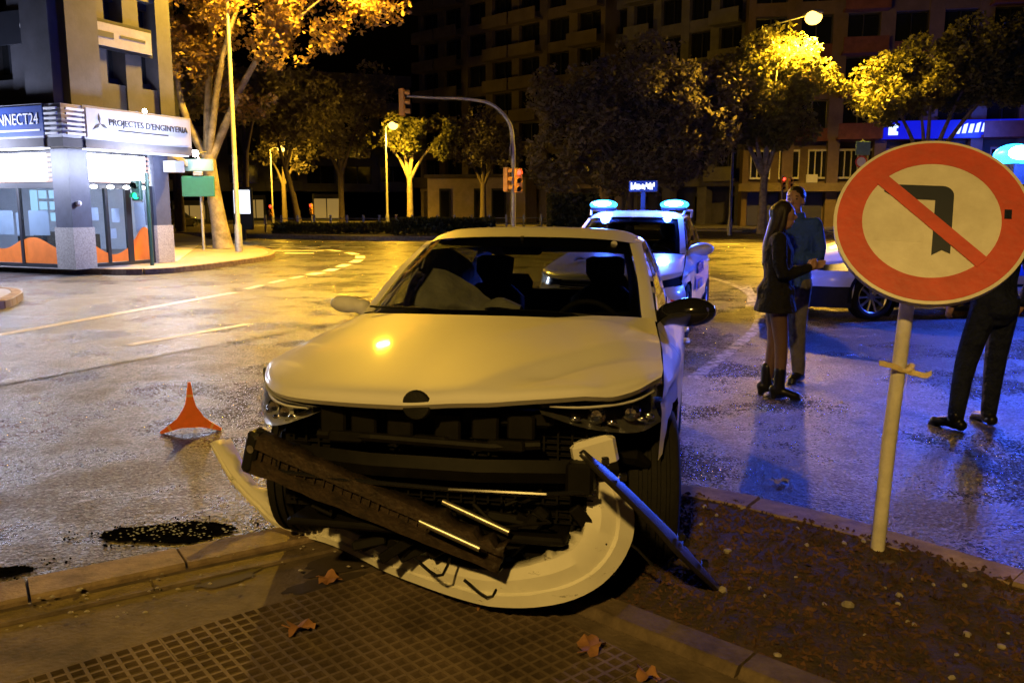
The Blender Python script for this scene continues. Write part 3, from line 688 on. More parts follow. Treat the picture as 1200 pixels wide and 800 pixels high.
# front end laid bare
fe = MB()
fe.cbox((-.46, .22, .655), (.46, .30, .715), .012)
for x in (-.36, -.24, -.10, .08, .22, .35): fe.cbox((x - .05, .185, .60 + random.uniform(-.01, .02)), (x + .05, .235, .70), .008)
fe.obj('lock_carrier', 'black2', golf)
fe = MB()
for i in range(-11, 12): fe.box((i * .052 - .004, .30, .30), (i * .052 + .004, .325, .655))
for k in range(15): fe.box((-.60, .304, .31 + k * .023), (.60, .318, .314 + k * .023))
fe.box((-.62, .327, .28), (.62, .36, .66)); fe.obj('radiator', 'black2', golf)
fe = MB(); pts = [(-.68, .34, .50), (-.5, .235, .50), (-.2, .17, .50), (.2, .17, .50), (.5, .235, .50), (.68, .34, .50)]
fe.tube(pts, .042, 4, flat=.5, up=(0, 0, 1)); fe.obj('crash_beam', 'black2', golf, smooth=50)
fe = MB(); fe.tube([(-.62, .2, .445), (-.3, .15, .44), (.1, .145, .432), (.45, .17, .432), (.62, .22, .44)], .009, 8); fe.obj('trim_edge', 'gloss', golf)
fe = MB(); fe.tube([(-.42, .2, .595), (-.2, .17, .6), (.25, .17, .59), (.42, .2, .6)], .018, 8)
for x in (-.3, .02, .3): fe.cbox((x - .07, .16, .575), (x + .07, .21, .615), .008)
fe.obj('upper_grille_bracket', 'black2', golf)
for s in (-1, 1):
    mb = MB().cbox((s * .56 - .05, .2, .42), (s * .56 + .05, .75, .54), .012); mb.obj('chassis_rail', 'black2', golf)
    mb = MB(); mb.tube([(s * .58, .46, .56), (s * .64, .52, .45), (s * .62, .54, .3)], [.04, .05, .03], 8); mb.tube([(s * .62, .50, .52), (s * .72, .56, .50), (s * .78, .60, .46)], [.03, .04, .02], 8); mb.obj('wing_bracket', 'black2', golf)
    # headlight: bowl, chrome reflector, lens
    top = [(s * .42, .135, .708), (s * .58, .21, .712), (s * .73, .375, .728), (s * .822, .555, .768)]
    bot = [(s * .43, .135, .672), (s * .585, .225, .615), (s * .745, .40, .580), (s * .835, .585, .600)]
    hl = bpy.data.objects.new('headlight', None); COL.objects.link(hl); hl.parent = golf
    if s > 0: hl.location = (-.012, .02, .055); hl.rotation_euler = (0, .02, 0)
    t = cr(top, 13); b = cr(bot, 13)
    MB().grid([[a, a + Vector((-s * .02, .05, -.01)), (a + c_) / 2 + Vector((-s * .05, .12, 0)), c_ + Vector((-s * .02, .05, .01)), c_] for a, c_ in zip(t, b)]).obj('bowl', 'smoke' if s > 0 else 'glintbowl', hl, smooth=50)
    MB().grid([[a, (a + c_) / 2 + Vector((s * .012, -.014, 0)), c_] for a, c_ in zip(t, b)]).obj('lens_cover', 'lens', hl, smooth=60)
    st_ = MB(); st_.tube([a + (c_ - a) * .22 + Vector((-s * .012, .02, 0)) for a, c_ in zip(t[1:-1], b[1:-1])], .0065, 8); st_.obj('light_strip', 'letterw', hl, smooth=50)
    pj = MB()
    for q in (5, 8):
        c_ = (t[q] + b[q]) / 2 + Vector((-s * .02, .045, -.006)); pj.lathe([(.002, -.01), (.02, -.012), (.033, 0), (.036, .03)], c_, 'y', 18); 
    pj.obj('projector', 'chrome', hl, smooth=40)
    gl = MB()
    for q in (3, 6, 9, 10):
        c_ = t[q] + (b[q] - t[q]) * .75 + Vector((-s * .01, .03, 0)); gl.ball(c_, (.022, .008, .012), 8)
    gl.obj('reflector', 'chrome', hl, smooth=50)
# badge hump, washer hose, loose trim
MB().lathe([(.001, 0), (.048, .002), (.054, .012), (.048, .022)], (0, .07, .742), 'y', 24).obj('badge_seat', 'black', golf)
mb = MB()
for k in range(9):
    mb = MB(); x = random.uniform(-.5, .5); z = random.uniform(.3, .46); y = random.uniform(.17, .26)
    mb.tube([(x, y, z), (x + random.uniform(-.1, .1), y - .03, z + random.uniform(-.05, .05)), (x + random.uniform(-.2, .2), y + .03, z + random.uniform(-.12, .05))], random.uniform(.005, .011), 6); mb.obj('loose_hose', 'black2', golf)
mb = MB().cbox((-.55, .18, .24), (.52, .62, .27), .01); mb.obj('undertray', 'black2', golf)
mb = MB().lathe([(.001, 0), (.018, .001)], (0, 0, 0), 'z', 16)
o = mb.obj('inspection_sticker', 'white', golf); o.location = (.50, 2.015, 1.352); o.rotation_euler = (R(-65), 0, 0)
# airbags
mb = MB(); mb.tube([(-.60, 2.05, 1.25), (-.62, 2.35, 1.22), (-.62, 2.75, 1.18), (-.6, 3.1, 1.15)], [.10, .14, .14, .10], 10, flat=.45, up=(0, 0, 1))
mb.tube([(-.62, 2.1, 1.2), (-.64, 2.15, 1.0), (-.62, 2.2, .86)], [.14, .16, .12], 10, flat=.5, up=(0, 1, 0)); mb.tube([(-.62, 2.7, 1.2), (-.64, 2.72, 1.0), (-.62, 2.75, .86)], [.14, .16, .12], 10, flat=.5, up=(0, 1, 0))
blob('curtain_airbag', mb, 'airbag', golf, .02, 4)
rows = patch([[(-.64, 1.98, 1.20), (-.50, 2.06, 1.19), (-.36, 2.10, 1.13), (-.24, 2.10, 1.05), (-.12, 2.06, .99)], [(-.65, 1.90, 1.10), (-.52, 1.93, 1.10), (-.38, 1.96, 1.06), (-.26, 1.99, 1.01), (-.10, 2.0, .97)], [(-.66, 1.84, 1.02), (-.52, 1.86, 1.02), (-.38, 1.88, 1.0), (-.24, 1.93, .98), (-.08, 1.96, .955)], [(-.66, 1.86, .95), (-.52, 1.88, .95), (-.38, 1.90, .94), (-.24, 1.94, .93), (-.08, 1.96, .92)]], 26, 34)
for r in rows:
    for p in r: p.y += .045 * noise.noise((p.x * 8 + p.z * 5, p.z * 6, 4)) + .02 * noise.noise((p.x * 22, p.z * 16, 1)); p.z += .02 * noise.noise((p.x * 7, p.z * 7, 9))
MB().grid(rows).obj('passenger_airbag', 'airbag', golf, smooth=60)
mb = MB(); mb.grid(patch([[(-.20, 1.72, .985), (-.1, 1.70, 1.005), (.03, 1.72, .99)], [(-.18, 1.80, 1.02), (-.08, 1.78, 1.055), (.03, 1.80, 1.01)], [(-.2, 1.9, .96), (-.08, 1.9, .97), (.03, 1.9, .95)]], 8, 8)); mb.obj('torn_dash_cover', 'airbag', golf, smooth=60)
mb = MB(); mb.tube([(.64, 2.1, 1.22), (.65, 2.3, 1.0), (.64, 2.35, .85)], [.06, .1, .08], 10, flat=.5, up=(0, 1, 0)); blob('curtain_airbag', mb, 'airbag', golf, .02, 4)

# ---------------- torn-off front bumper: a bent shell
bu = thing('torn_bumper', 'torn cream-white front bumper shell lying bent below the crashed car', 'car bumper')
path = cr([(-1.50, 4.22, .47), (-1.36, 4.08, .32), (-1.20, 3.96, .19), (-1.0, 3.82, .175), (-.78, 3.62, .20), (-.50, 3.32, .215), (-.22, 3.06, .26), (.03, 2.92, .30), (.20, 2.90, .345), (.325, 2.94, .43), (.365, 2.99, .55), (.33, 3.02, .67), (.285, 3.05, .76)], 73)
kink = [Vector((random.uniform(-1, 1), random.uniform(-1, 1), random.uniform(-1, 1))) * .014 for k in range(14)]
path = [p + kink[int(i / 72 * 12.99)].lerp(kink[int(i / 72 * 12.99) + 1], i / 72 * 12.99 % 1) for i, p in enumerate(path)]
rows = []
for i, p in enumerate(path):
    t = i / 72
    d = (path[min(i + 1, 72)] - path[max(i - 1, 0)]).normalized()
    up = Vector((0, 0, 1)) - d * d.z; up = up.normalized() if up.length > .3 else Vector((-.6, -.3, .5)).normalized()
    if t > .62:
        k = min(1, (t - .62) / .22); up = (up * (1 - k) + Vector((-.88, -.15, .2)) * k).normalized()
    n = up.cross(d).normalized()
    if n.y > 0: n = -n
    h = pl(t, [(0, .02), (.06, .042), (.2, .06), (.45, .105), (.66, .17), (.78, .20), (.88, .165), (.95, .10), (1, .06)])
    n1 = .012 * noise.noise((i * .3, 0, 1)); n2 = .030 * noise.noise((i * .45, 5, 1)) + (.018 * random.uniform(-1, 1) if i % 9 < 3 and .3 < t < .80 else 0)
    rows.append([p - up * h * .62 - n * .075 + Vector((0, .03, 0)), p - up * h * .60 - n * .02, p - up * h * .50 + n * .028, p - up * h * .18 + n * (.030 + n1), p - up * h * .14 + n * .018, p + up * h * .2 + n * .02, p + up * h * .46 + n * (.0 + n1), p + up * (h * .52 + n2) - n * .045])
mb = MB().grid(rows); M['scuffed'] = mat('scuffed_white_paint', (.72, .71, .66), .55, var=.05, coat=.4, spec=.3)
n_ = M['scuffed'].node_tree.nodes; l_ = M['scuffed'].node_tree.links; b_ = n_['Principled BSDF']; src = b_.inputs['Base Color'].links[0].from_socket
t_ = n_.new('ShaderNodeTexNoise'); t_.inputs['Scale'].default_value = 7; t_.inputs['Detail'].default_value = 10; t_.inputs['Roughness'].default_value = .8; mp__ = n_.new('ShaderNodeMapping'); mp__.inputs['Scale'].default_value = (1, 1, 4); tc_ = n_.new('ShaderNodeTexCoord')
l_.new(tc_.outputs['Object'], mp__.inputs[0]); l_.new(mp__.outputs[0], t_.inputs['Vector']); rp = n_.new('ShaderNodeValToRGB'); rp.color_ramp.elements[0].position = .60; rp.color_ramp.elements[1].position = .66; mx_ = n_.new('ShaderNodeMix'); mx_.data_type = 'RGBA'
l_.new(t_.outputs['Fac'], rp.inputs[0]); l_.new(rp.outputs[0], mx_.inputs[0]); l_.new(src, mx_.inputs[6]); mx_.inputs[7].default_value = (.09, .08, .07, 1); l_.new(mx_.outputs[2], b_.inputs['Base Color'])
o = mb.obj('shell', 'scuffed', bu, smooth=24)
so = o.modifiers.new('t', 'SOLIDIFY'); so.thickness = .004; so.offset = -1
for i in range(28, 66, 5):
    mb = MB(); p = Vector(rows[i][7]); mb.tube([p, p + Vector((random.uniform(-.03, .03), .05, random.uniform(-.01, .03))), p + Vector((random.uniform(-.05, .05), .1, random.uniform(-.03, .02)))], .008, 5); mb.obj('clip_bracket', 'black', bu)
mb = MB(); lo = rows[44:66]
mb.grid([[Vector(r[0]) + Vector((.01, .0, -.01)), Vector(r[0]) + Vector((.035, .05, -.055 - .02 * random.random())), Vector(r[0]) + Vector((.03, .13, -.03))] for r in lo]); mb.obj('lower_lip', 'black', bu, smooth=40)
# inner foam/plastic patch at the right end
mb = MB(); mb.cbox((-.085, -.03, -.06), (.085, .03, .06), .018, 0, Matrix.Translation((.30, 3.00, .765)) @ Matrix.Rotation(-.2, 4, 'Y') @ Matrix.Rotation(.3, 4, 'Z')); mb.obj('corner_tab', 'paint', bu)
# rusty-looking dark carrier beam wrenched off across the front
bm_ = thing('bumper_carrier', 'long dark bumper carrier beam hanging diagonally across the bare car front', 'car part')
a = Vector((-.99, 3.20, .725)); b = Vector((-.02, 2.86, .435)); d = (b - a).normalized()
fm = frame_mtx(a, d, Vector((0, 0, 1)) - d * d.z)
L = (b - a).length; mb = MB(); rows = []
for i in range(34):
    x = L * i / 33; hh = .080 - .030 * (i / 33) + .010 * noise.noise((i * .35, 0, 0)); q = .012 * noise.noise((i * 1.3, 4, 0)) + (.012 * random.uniform(-1, 1) if i > 24 else 0)
    rows.append([fm @ Vector(v) for v in [(x, -hh + q, .0), (x, -hh * .9, .05), (x, -hh * .35, .052), (x, -hh * .3, .03), (x, hh * .3, .03), (x, hh * .35, .052), (x, hh * .9 + q, .05), (x, hh + q, 0)]])
mb.grid(rows); o = mb.obj('beam', 'rust', bm_, smooth=30); so = o.modifiers.new('t', 'SOLIDIFY'); so.thickness = .006
mb = MB()
for i in range(1, 26): x = L * (i + .4) / 27; w_ = .066 - .028 * i / 26; mb.box((x - .004, -w_, .03), (x + .004, w_, .040 + .010 * random.random()), 0, fm)
mb.obj('rib', 'rust', bm_)
mb = MB().cbox((-.02, -.085, -.02), (.035, .085, .06), .012, 0, fm); mb.obj('end_bracket', 'black', bm_)
hole = MB().lathe([(.001, 0), (.016, .001)], (0, 0, 0), 'z', 14); o = hole.obj('bolt_hole', 'steel', bm_); o.matrix_local = fm @ Matrix.Translation((.012, .02, .062))
for k, (x0, y0, z0, x1, y1, z1) in enumerate([(-.32, 2.82, .575, -.11, 2.76, .50), (-.25, 2.95, .60, -.01, 2.87, .515)]):
    st_ = tag(MB().tube([(x0, y0, z0), (lerp(x0, x1, .35), lerp(y0, y1, .35), lerp(z0, z1, .35)), (x1, y1, z1)], [.011, .013, .013], 8).obj('metal_strut', 'steel', None, smooth=50), ['bright metal strut lying lower across the torn-open car front', 'bright metal strut just above its twin in the torn-open front'][k], 'car part', 'bare metal struts in the wreck')
mb = MB()
wr_ = thing('wreck_scrap', 'tangle of black plastic scrap hanging under the bare car front', 'car part')
for k in range(46):
    x = random.uniform(-.55, .33); y = 3.02 + random.uniform(-.04, .14) - x * .15; z = random.uniform(.36, .56)
    mt = Matrix.Translation((x, y, z)) @ Matrix.Rotation(random.uniform(-.9, .9), 4, 'Y') @ Matrix.Rotation(random.uniform(-.5, .5), 4, 'X')
    s1, s2, s3 = random.uniform(.03, .11), random.uniform(.01, .035), random.uniform(.008, .03)
    mb.cbox((-s1, -s2, -s3), (s1, s2, s3), min(s2, s3) * .3, 0, mt)
mb.obj('broken_piece', 'black2', wr_)
for k in range(5):
    mb = MB(); x = random.uniform(-.4, .3); p0 = Vector((x, 2.95, random.uniform(.3, .5))); mb.tube(cr([p0, p0 + Vector((.1, -.02, -.06)), p0 + Vector((.16, .03, .04)), p0 + Vector((.26, .04, -.05))], 12), .006, 6); mb.obj('cable', 'gloss', wr_)
# long trim strip leaning from the headlight to the soil
tr = thing('trim_strip', 'long glossy black trim strip leaning from the car onto the soil', 'car part')
tp = cr([(.225, 2.66, .87), (.345, 2.71, .75), (.51, 2.83, .56), (.65, 2.97, .38), (.80, 3.14, .185)], 25); rows = []
for i, p in enumerate(tp):
    t = i / 24; w = pl(t, [(0, .012), (.15, .034), (.5, .044), (.62, .058), (.8, .044), (1, .02)])
    dd = Vector((.55, .12, -.75)).normalized(); n = Vector((.73, -.19, .62)).normalized(); s_ = dd.cross(n)
    rows.append([p - s_ * w * 1.0 - n * .012, p - s_ * w * .9 + n * .004, p + n * .012, p + s_ * w * .9 + n * .004, p + s_ * w - n * .012])
M['stripm'] = mat('scuffed_gloss_black', (.02, .02, .022), .42, var=.2, scale=20, spec=1)
o = MB().grid(rows).obj('strip', 'stripm', tr, smooth=40); so = o.modifiers.new('t', 'SOLIDIFY'); so.thickness = .004
mb = MB()
for i in (3, 6, 15, 16, 20): mb.cbox((-.012, -.012, -.01), (.012, .012, .014), .003, 0, Matrix.Translation(tp[i] + Vector((.02, -.01, .02))))
mb.obj('clip', 'gloss', tr)

# ---------------- police car behind
pol = thing('police_car', 'white police car with two blue roof beacons, behind the crashed hatchback', 'police car', (1.02, 9.75, 0), R(-17.5))
def suv(p): return (p[0] * 1.03, p[1] * 1.02, p[2] * 1.02 + .06 if p[2] < 1 else 1.08 + (p[2] - 1) * 1.12)
car(pol, 'ppaint', mp=suv, wr=.345, wz=.318, spokes=5)
for s in (-1, 1): door_mirror(pol, s, .85, 1.72, 1.1, 'ppaint', k=1.15)
for s in (-1, 1):
    mb = MB().tube([suv((s * .62, 2.3, 1.395)), suv((s * .64, 2.4, 1.46)), suv((s * .64, 3.3, 1.455)), suv((s * .60, 3.6, 1.37))], .016, 8); mb.obj('roof_bar', 'pole', pol, smooth=50)
    pod = MB().cbox((s * .50 - .17, 2.42, 1.60), (s * .50 + .17, 2.66, 1.64), .01); pod.obj('beacon_base', 'black', pol)
    be = MB(); be.ball((s * .50, 2.54, 1.675), (.20, .12, .07), 18); be.obj('beacon', 'e_blue', pol, smooth=60)
    be = MB(); be.ball((s * .50, 2.44, 1.69), (.13, .05, .04), 14); be.obj('beacon_lamp', 'e_core', pol, smooth=60)
    lamp_light((s * .50, 2.38, 1.78), BLUE, 260, pol, .12)
mb = MB().cbox((-.03, 2.9, 1.55), (.03, 2.96, 1.86), .005); mb.cbox((-.20, 2.86, 1.86), (.20, 2.98, 2.02), .01); mb.obj('message_mast', 'black', pol)
mp_ = MB()
random.seed(4)
for k in range(13):
    x = -.17 + k * .027; z0 = random.choice((1.89, 1.90, 1.93)); z1 = random.choice((1.97, 1.99, 1.955)); mp_.box((x, 2.853, z0), (x + .018, 2.859, z1))
mp_.obj('message_display', 'e_panel', pol)
# livery: blue band and lettering on the doors, lettering on the bonnet
M['livery'] = mat('livery_blue', (.02, .10, .55), .4, var=.05, coat=.6)
for s in (-1, 1):
    rows = []
    for k in range(15):
        y = lerp(1.45, 3.95, k / 14); z0 = .50 + .10 * max(0, k / 14 - .5); rows.append([suv((s * (side_w(y) + .007), y, z0)), suv((s * (side_w(y) + .0075), y, .61)), suv((s * (side_w(y) + .006), y, .70 + .03 * k / 14))])
    MB().grid(rows).obj('livery_band', 'livery', pol, smooth=50)
mt = frame_mtx((.935, 1.95, .86), (0, 1, 0), (0, 0, 1)); text('door_lettering', 'POLICIA', .21, 'livery', pol, mt, .012)
mt = frame_mtx((.945, 1.95, .64), (0, 1, 0), (0, 0, 1)); text('door_lettering', 'LOCAL', .15, 'letterw', pol, mt, .012)
mt = frame_mtx((0, .68, 1.012), (1, 0, 0), (0, .95, .22)); text('bonnet_lettering', 'POLICIA', .22, 'letterg', pol, mt, .006, sx=1.2)

# ---------------- police van at the right
van = thing('police_van', 'white police van with dark bumper and blue roof lights, behind the round sign', 'police van', (4.10, 12.95, 0), R(-77))
def vanm(p):
    y = p[1] * 1.06 if p[1] < 1.2 else 1.27 + (p[1] - 1.2) * 1.20
    if p[1] < 2.2 and p[2] > .93: y -= .25 * min(1, (p[2] - .93) / .4)
    if p[1] > 3.4: y += .30 * max(0, p[2] - .9) / .5
    z = p[2] * 1.12 if p[2] < 1 else 1.12 + (p[2] - 1) * 1.88
    return (p[0] * 1.06 + (math.copysign(.09 * max(0, p[2] - 1) / .4, p[0]) if abs(p[0]) > .1 else 0), y, z)
car(van, 'ppaint', mp=vanm, wr=.335, wz=.318, rim='steel', spokes=10)
for s in (-1, 1): door_mirror(van, s, .92, 1.75, 1.25, 'black', k=1.3)
lo_ = [[vanm((x * 1.01, y - .03, z)) for x, y in [(-.86, .56), (-.80, .34), (-.60, .12), (-.32, .01), (0, -.02), (.32, .01), (.60, .12), (.80, .34), (.885, .56)]] for z in (.19, .3, .42, .46)]
MB().grid(lo_).obj('lower_bumper', 'black', van, smooth=50)
for s in (-1, 1): MB().grid([[vanm((s * (side_w(.88) + .012), .88 + .365 * math.cos(t) * q, .318 + .365 * math.sin(t) * q)) for q in (.99, 1.13)] for t in [math.pi * (k / 16 * 1.1 - .05) for k in range(17)]]).obj('arch_trim', 'black', van)
mb = MB().cbox((-.70, 3.34, 1.985), (.70, 3.64, 2.29), .01); mb.obj('lightbar_base', 'black', van)
for s in (-1, 1):
    be = MB(); be.ball((s * .50, 3.49, 2.42), (.34, .20, .17), 18); be.obj('beacon', 'e_blue', van, smooth=60)
    be = MB(); be.ball((s * .70, 3.44, 2.44), (.20, .16, .11), 14); be.obj('beacon_lamp', 'e_core', van, smooth=60)
    lamp_light((s * 1.12, 3.49, 2.60), BLUE, 1500 if s > 0 else 800, van, .15)
mb = MB()
for y in (1.9, 2.5, 3.1): mb.box((.948, y, .46), (.965, y + .5, .50))
mb.obj('side_moulding', 'black', van)
for s in (1,):
    rows = []
    for k in range(12):
        y = lerp(1.5, 3.8, k / 11); rows.append([vanm((s * (side_w(y) + .009), y, .56)), vanm((s * (side_w(y) + .009), y, .68))])
    MB().grid(rows).obj('livery_band', 'livery', van)

# far car with red tail lamps
fc = thing('distant_car', 'dark car with red tail lamps far down the left street', 'car', (-24.6, 66, 0), R(0))
car(fc, 'gloss', wheels=True); fc.rotation_euler.z = R(170)
for s in (-1, 1): MB().ball((s * .66, 4.2, .9), (.12, .05, .07), 10).obj('tail_lamp', 'e_red', fc)
# ================================================================== BUILDINGS
random.seed(21)
class Face:
    def __init__(s, o, e):
        s.o = Vector((o[0], o[1], 0)); s.e = Vector((e[0], e[1], 0)).normalized(); s.n = Vector((s.e.y, -s.e.x, 0))
        s.m = Matrix((s.e, s.n, Vector((0, 0, 1)))).transposed().to_4x4(); s.m.translation = s.o
    def box(s, mb, u0, u1, z0, z1, d0, d1, mi=0): return mb.box((u0, d0, z0), (u1, d1, z1), mi, s.m)
    def text_m(s, u, z, d, flip=False):
        return frame_mtx(s.m @ Vector((u, d, z)), s.e * (-1 if flip else 1), (0, 0, 1))

# ---- corner shop building, left
shop = thing('corner_building', 'dark corner building with brightly lit shop and white fascia signs, left', 'building')
K = Vector((-10.5, 20.6, 0)); f2 = Face(K, (.39, .92)); f1 = Face(K + Vector((-.92, .39, 0)) * 11, (.92, -.39)); U1 = 11.0
mb = MB()
back = [(K.x, K.y), (K.x + .39 * 3.25, K.y + .92 * 3.25), (-13, 36), (-26, 36), (K.x - .92 * 11, K.y + .39 * 11)]
cen = Vector((-16, 28))
inner = [tuple(Vector(p) + (cen - Vector(p)).normalized() * .9) for p in back]
mb.prism([(x, y) for x, y in inner], 3.95, 15)
mb.obj('core_wall', 'wallS', shop)
mb = MB()
mb.prism(back, 3.0, 3.2); mb.prism(back, 14.6, 15.2); mb.obj('floor_edge', 'wallA', shop)
mb = MB(); mb.prism(back, .146, .16); mb.obj('shop_floor', 'granite', shop)
mb = MB().box((-25, 30.5, .16), (-12.4, 30.7, 3.0)); mb.obj('shop_back_wall', 'poster', shop)
mb = MB()
f2.box(mb, .4, 3.0, 2.93, 2.96, -3.2, -.8); f1.box(mb, 4, 10.4, 2.93, 2.96, -3.4, -.8); mb.obj('ceiling_light', 'e_strip', shop)
for f, us, nm in ((f2, ((2.55, 3.12),), 2), (f1, ((5.4, 6.1), (0, .6)), 1)):
    for a, b in us:
        mb = MB(); f.box(mb, a, b, .15, 1.15, -.5, .06); mb.obj('column_base', 'granite', shop)
        mb = MB(); f.box(mb, a + .03, b - .03, 1.15, 3.0, -.45, .03); mb.obj('column', 'column', shop)
E1 = Vector((-.92, .39, 0)); E2 = Vector((.39, .92, 0))
def corner_poly(a, o): c = K - (E1 + E2) * o; return [tuple((c + E1 * x + E2 * y)[:2]) for x, y in ((0, 0), (a, 0), (a, .45 + o), (.45 + o, a), (0, a))]
MB().prism(corner_poly(.62, .06), .15, 1.15).obj('column_base', 'granite', shop); MB().prism(corner_poly(.56, .03), 1.15, 3.0).obj('column', 'column', shop)
MB().prism(corner_poly(.62, .01), 3.97, 15.0).obj('corner_pier', 'wallS', shop)
MB().prism(corner_poly(.95, .56), 3.21, 3.96).obj('corner_fascia', 'fascia', shop); MB().prism(corner_poly(.95, .58), 3.003, 3.197).obj('corner_canopy', 'wallA', shop)
# canopy with fascia panels
def canopy(f, a, b):
    mb = MB(); f.box(mb, a, b, 3.0, 3.2, -.3, .62); mb.obj('canopy', 'wallA', shop)
    mb = MB(); f.box(mb, a, b, 3.2, 3.97, .30, .60); mb.obj('fascia', 'fascia', shop)
    mb = MB(); f.box(mb, a + .1, b - .1, 2.965, 2.998, .38, .58); mb.obj('canopy_strip_light', 'e_strip', shop)
canopy(f2, 0, 3.4); canopy(f1, 0, 11.0)
for f, a, b in ((f2, -.5, -.02), (f1, 11.12, 11.5)):
    mb = MB()
    for k in range(6): f.box(mb, a, b, 3.27 + k * .11, 3.32 + k * .11, .602, .66)
    mb.obj('fascia_louvre', 'letterw', shop)
mb = MB(); f1.box(mb, 5.0, 11.05, 3.25, 3.92, .602, .64); mb.obj('name_board', 'fasciab', shop)
mb = MB(); f2.box(mb, .05, 3.3, 3.25, 3.92, .602, .64); mb.obj('name_board', 'fascia', shop)
text('board_lettering', 'CONNECT24', .36, 'letterw', shop, f1.text_m(10.02, 3.62, .65), .01, sx=.86)
mb = MB(); f1.box(mb, 8.6, 10.95, 3.36, 3.40, .642, .652); mb.obj('board_line', 'letterw', shop)
text('board_lettering', "PROJECTES D'ENGINYERIA", .215, 'letterg', shop, f2.text_m(1.95, 3.63, .65), .01)
mb = MB(); f2.box(mb, .95, 2.55, 3.44, 3.475, .642, .650); mb.obj('board_line', 'letterg', shop)
mb = MB()
for a in (90, 210, 330):
    c = Vector((.42, 3.58)); d = Vector((math.cos(R(a)), math.sin(R(a)))); s_ = Vector((-d.y, d.x))
    q = [c, c + d * .10 + s_ * .05, c + d * .24 + s_ * .02, c + d * .12 - s_ * .02]
    mb.add([f2.m @ Vector((p.x, .646, p.y)) for p in q] + [f2.m @ Vector((p.x, .652, p.y)) for p in q], [(0, 1, 2, 3), (4, 5, 6, 7), (0, 1, 5, 4), (1, 2, 6, 5), (2, 3, 7, 6), (3, 0, 4, 7)])
mb.obj('board_emblem', 'letterg', shop)
# lit panels above door and window, timber slats behind
for f, a, b, pa, pb in ((f2, .4, 2.52, .55, 2.3), (f1, 6.1, 10.65, 8.3, 10.2)):
    mb = MB(); f.box(mb, a, b, 2.18, 2.98, -.16, -.10); mb.obj('lintel', 'frame', shop)
    for k in range(6): mb = MB(); f.box(mb, a, b, 2.24 + k * .12, 2.31 + k * .12, -.098, -.06); mb.obj('timber_slat', 'timber', shop)
    mb = MB(); f.box(mb, pa, pb, 2.28, 2.92, -.055, .03); mb.obj('lit_panel', 'e_shop', shop)
for k in range(4):
    mb = MB(); p = f2.m @ Vector((.62 + k * .5, .06, 2.13)); mb.ball(p, (.09, .09, .05), 10); mb.obj('spot_lamp', 'e_spot', shop)
lamp_light(f2.m @ Vector((1.5, 1.7, 2.75)), COOL, 540, shop, .35); lamp_light(f1.m @ Vector((9.0, 1.7, 2.75)), COOL, 540, shop, .35)
lamp_light(f1.m @ Vector((5.0, 1.1, 2.55)), COOL, 700, shop, .35)
lamp_light(f2.m @ Vector((1.5, -1.6, 2.4)), (.80, .86, 1), 330, shop, .3); lamp_light(f1.m @ Vector((8.8, -1.6, 2.4)), (.80, .86, 1), 330, shop, .3)
# glazing: door and window fields
def glazing(f, a, b, z0, z1, bars, nm):
    mb = MB()
    for u in bars: f.box(mb, u - .045, u + .045, z0, z1, -.14, -.06)
    f.box(mb, a, b, z1 - .09, z1, -.139, -.061); f.box(mb, a, b, z0, z0 + .09, -.139, -.061)
    mb.obj(nm + '_frame', 'frame', shop)
    bs = sorted(bars)
    for u, v in zip(bs, bs[1:]):
        mb = MB(); f.box(mb, u + .045, v - .045, z0 + .09, z1 - .09, -.104, -.096); mb.obj(nm + '_pane', 'shopglass', shop)
glazing(f2, .38, 1.75, .16, 2.18, (.42, 1.08, 1.72), 'door')
glazing(f2, 1.72, 2.55, .16, 2.18, (1.80, 2.53), 'window')
glazing(f1, 6.1, 10.65, .16, 2.18, (6.14, 7.6, 9.1, 10.62), 'window')
def wave(f, a, b, h0, h1, ph):
    mb = MB(); n = 16; r = []
    for k in range(n + 1):
        u = lerp(a, b, k / n); h = h0 + (h1 - h0) * (.5 + .5 * math.sin(ph + k / n * 4.2)); r.append([f.m @ Vector((u, -.09, .26)), f.m @ Vector((u, -.09, h))])
    mb.grid(r); mb.obj('orange_wave', 'wave', shop)
wave(f2, .47, 1.67, .45, .78, 2.0); wave(f2, 1.85, 2.48, .75, 1.12, 5.2); wave(f1, 9.15, 10.57, .60, .90, .6); wave(f1, 7.65, 9.05, .6, .9, 2.6); wave(f1, 6.2, 7.55, .6, .9, 0)
for f, a, b, z0, z1 in ((f1, 9.35, 10.05, .95, 1.55), (f1, 8.2, 8.8, .95, 1.55), (f1, 8.9, 9.05, .95, 1.5), (f2, .62, .85, 1.3, 1.62), (f2, 1.25, 1.5, 1.25, 1.6), (f2, 1.98, 2.32, 1.0, 1.75), (f2, 1.18, 1.36, .85, 1.1)):
    mb = MB(); f.box(mb, a, b, z0, z1, -.118, -.112); mb.obj('poster', 'poster', shop)
for i in range(2):
    for j in range(3):
        mb = MB(); f1.box(mb, 9.75 + i * .36, 10.02 + i * .36, 1.30 + j * .27, 1.50 + j * .27, -.13, -.12); mb.obj('lit_card', 'e_screen', shop)
mb = MB(); f1.box(mb, 9.45, 9.7, 1.25, 2.05, -.13, -.12); mb.obj('lit_card', 'e_screen', shop)
mb = MB()
for k in range(5): f2.box(mb, .5 + k * .45, .8 + k * .45, .16, .9 + .1 * (k % 2), -2.6, -2.1)
mb.obj('shop_counter', 'int', shop)
mb = MB(); f2.box(mb, 2.85, 3.2, 2.55, 2.85, .1, .5); mb.obj('air_unit', 'fascia', shop)
mb = MB().ball(f2.m @ Vector((.12, .1, 1.72)), .07, 10); mb.obj('alarm_box', 'letterw', shop)
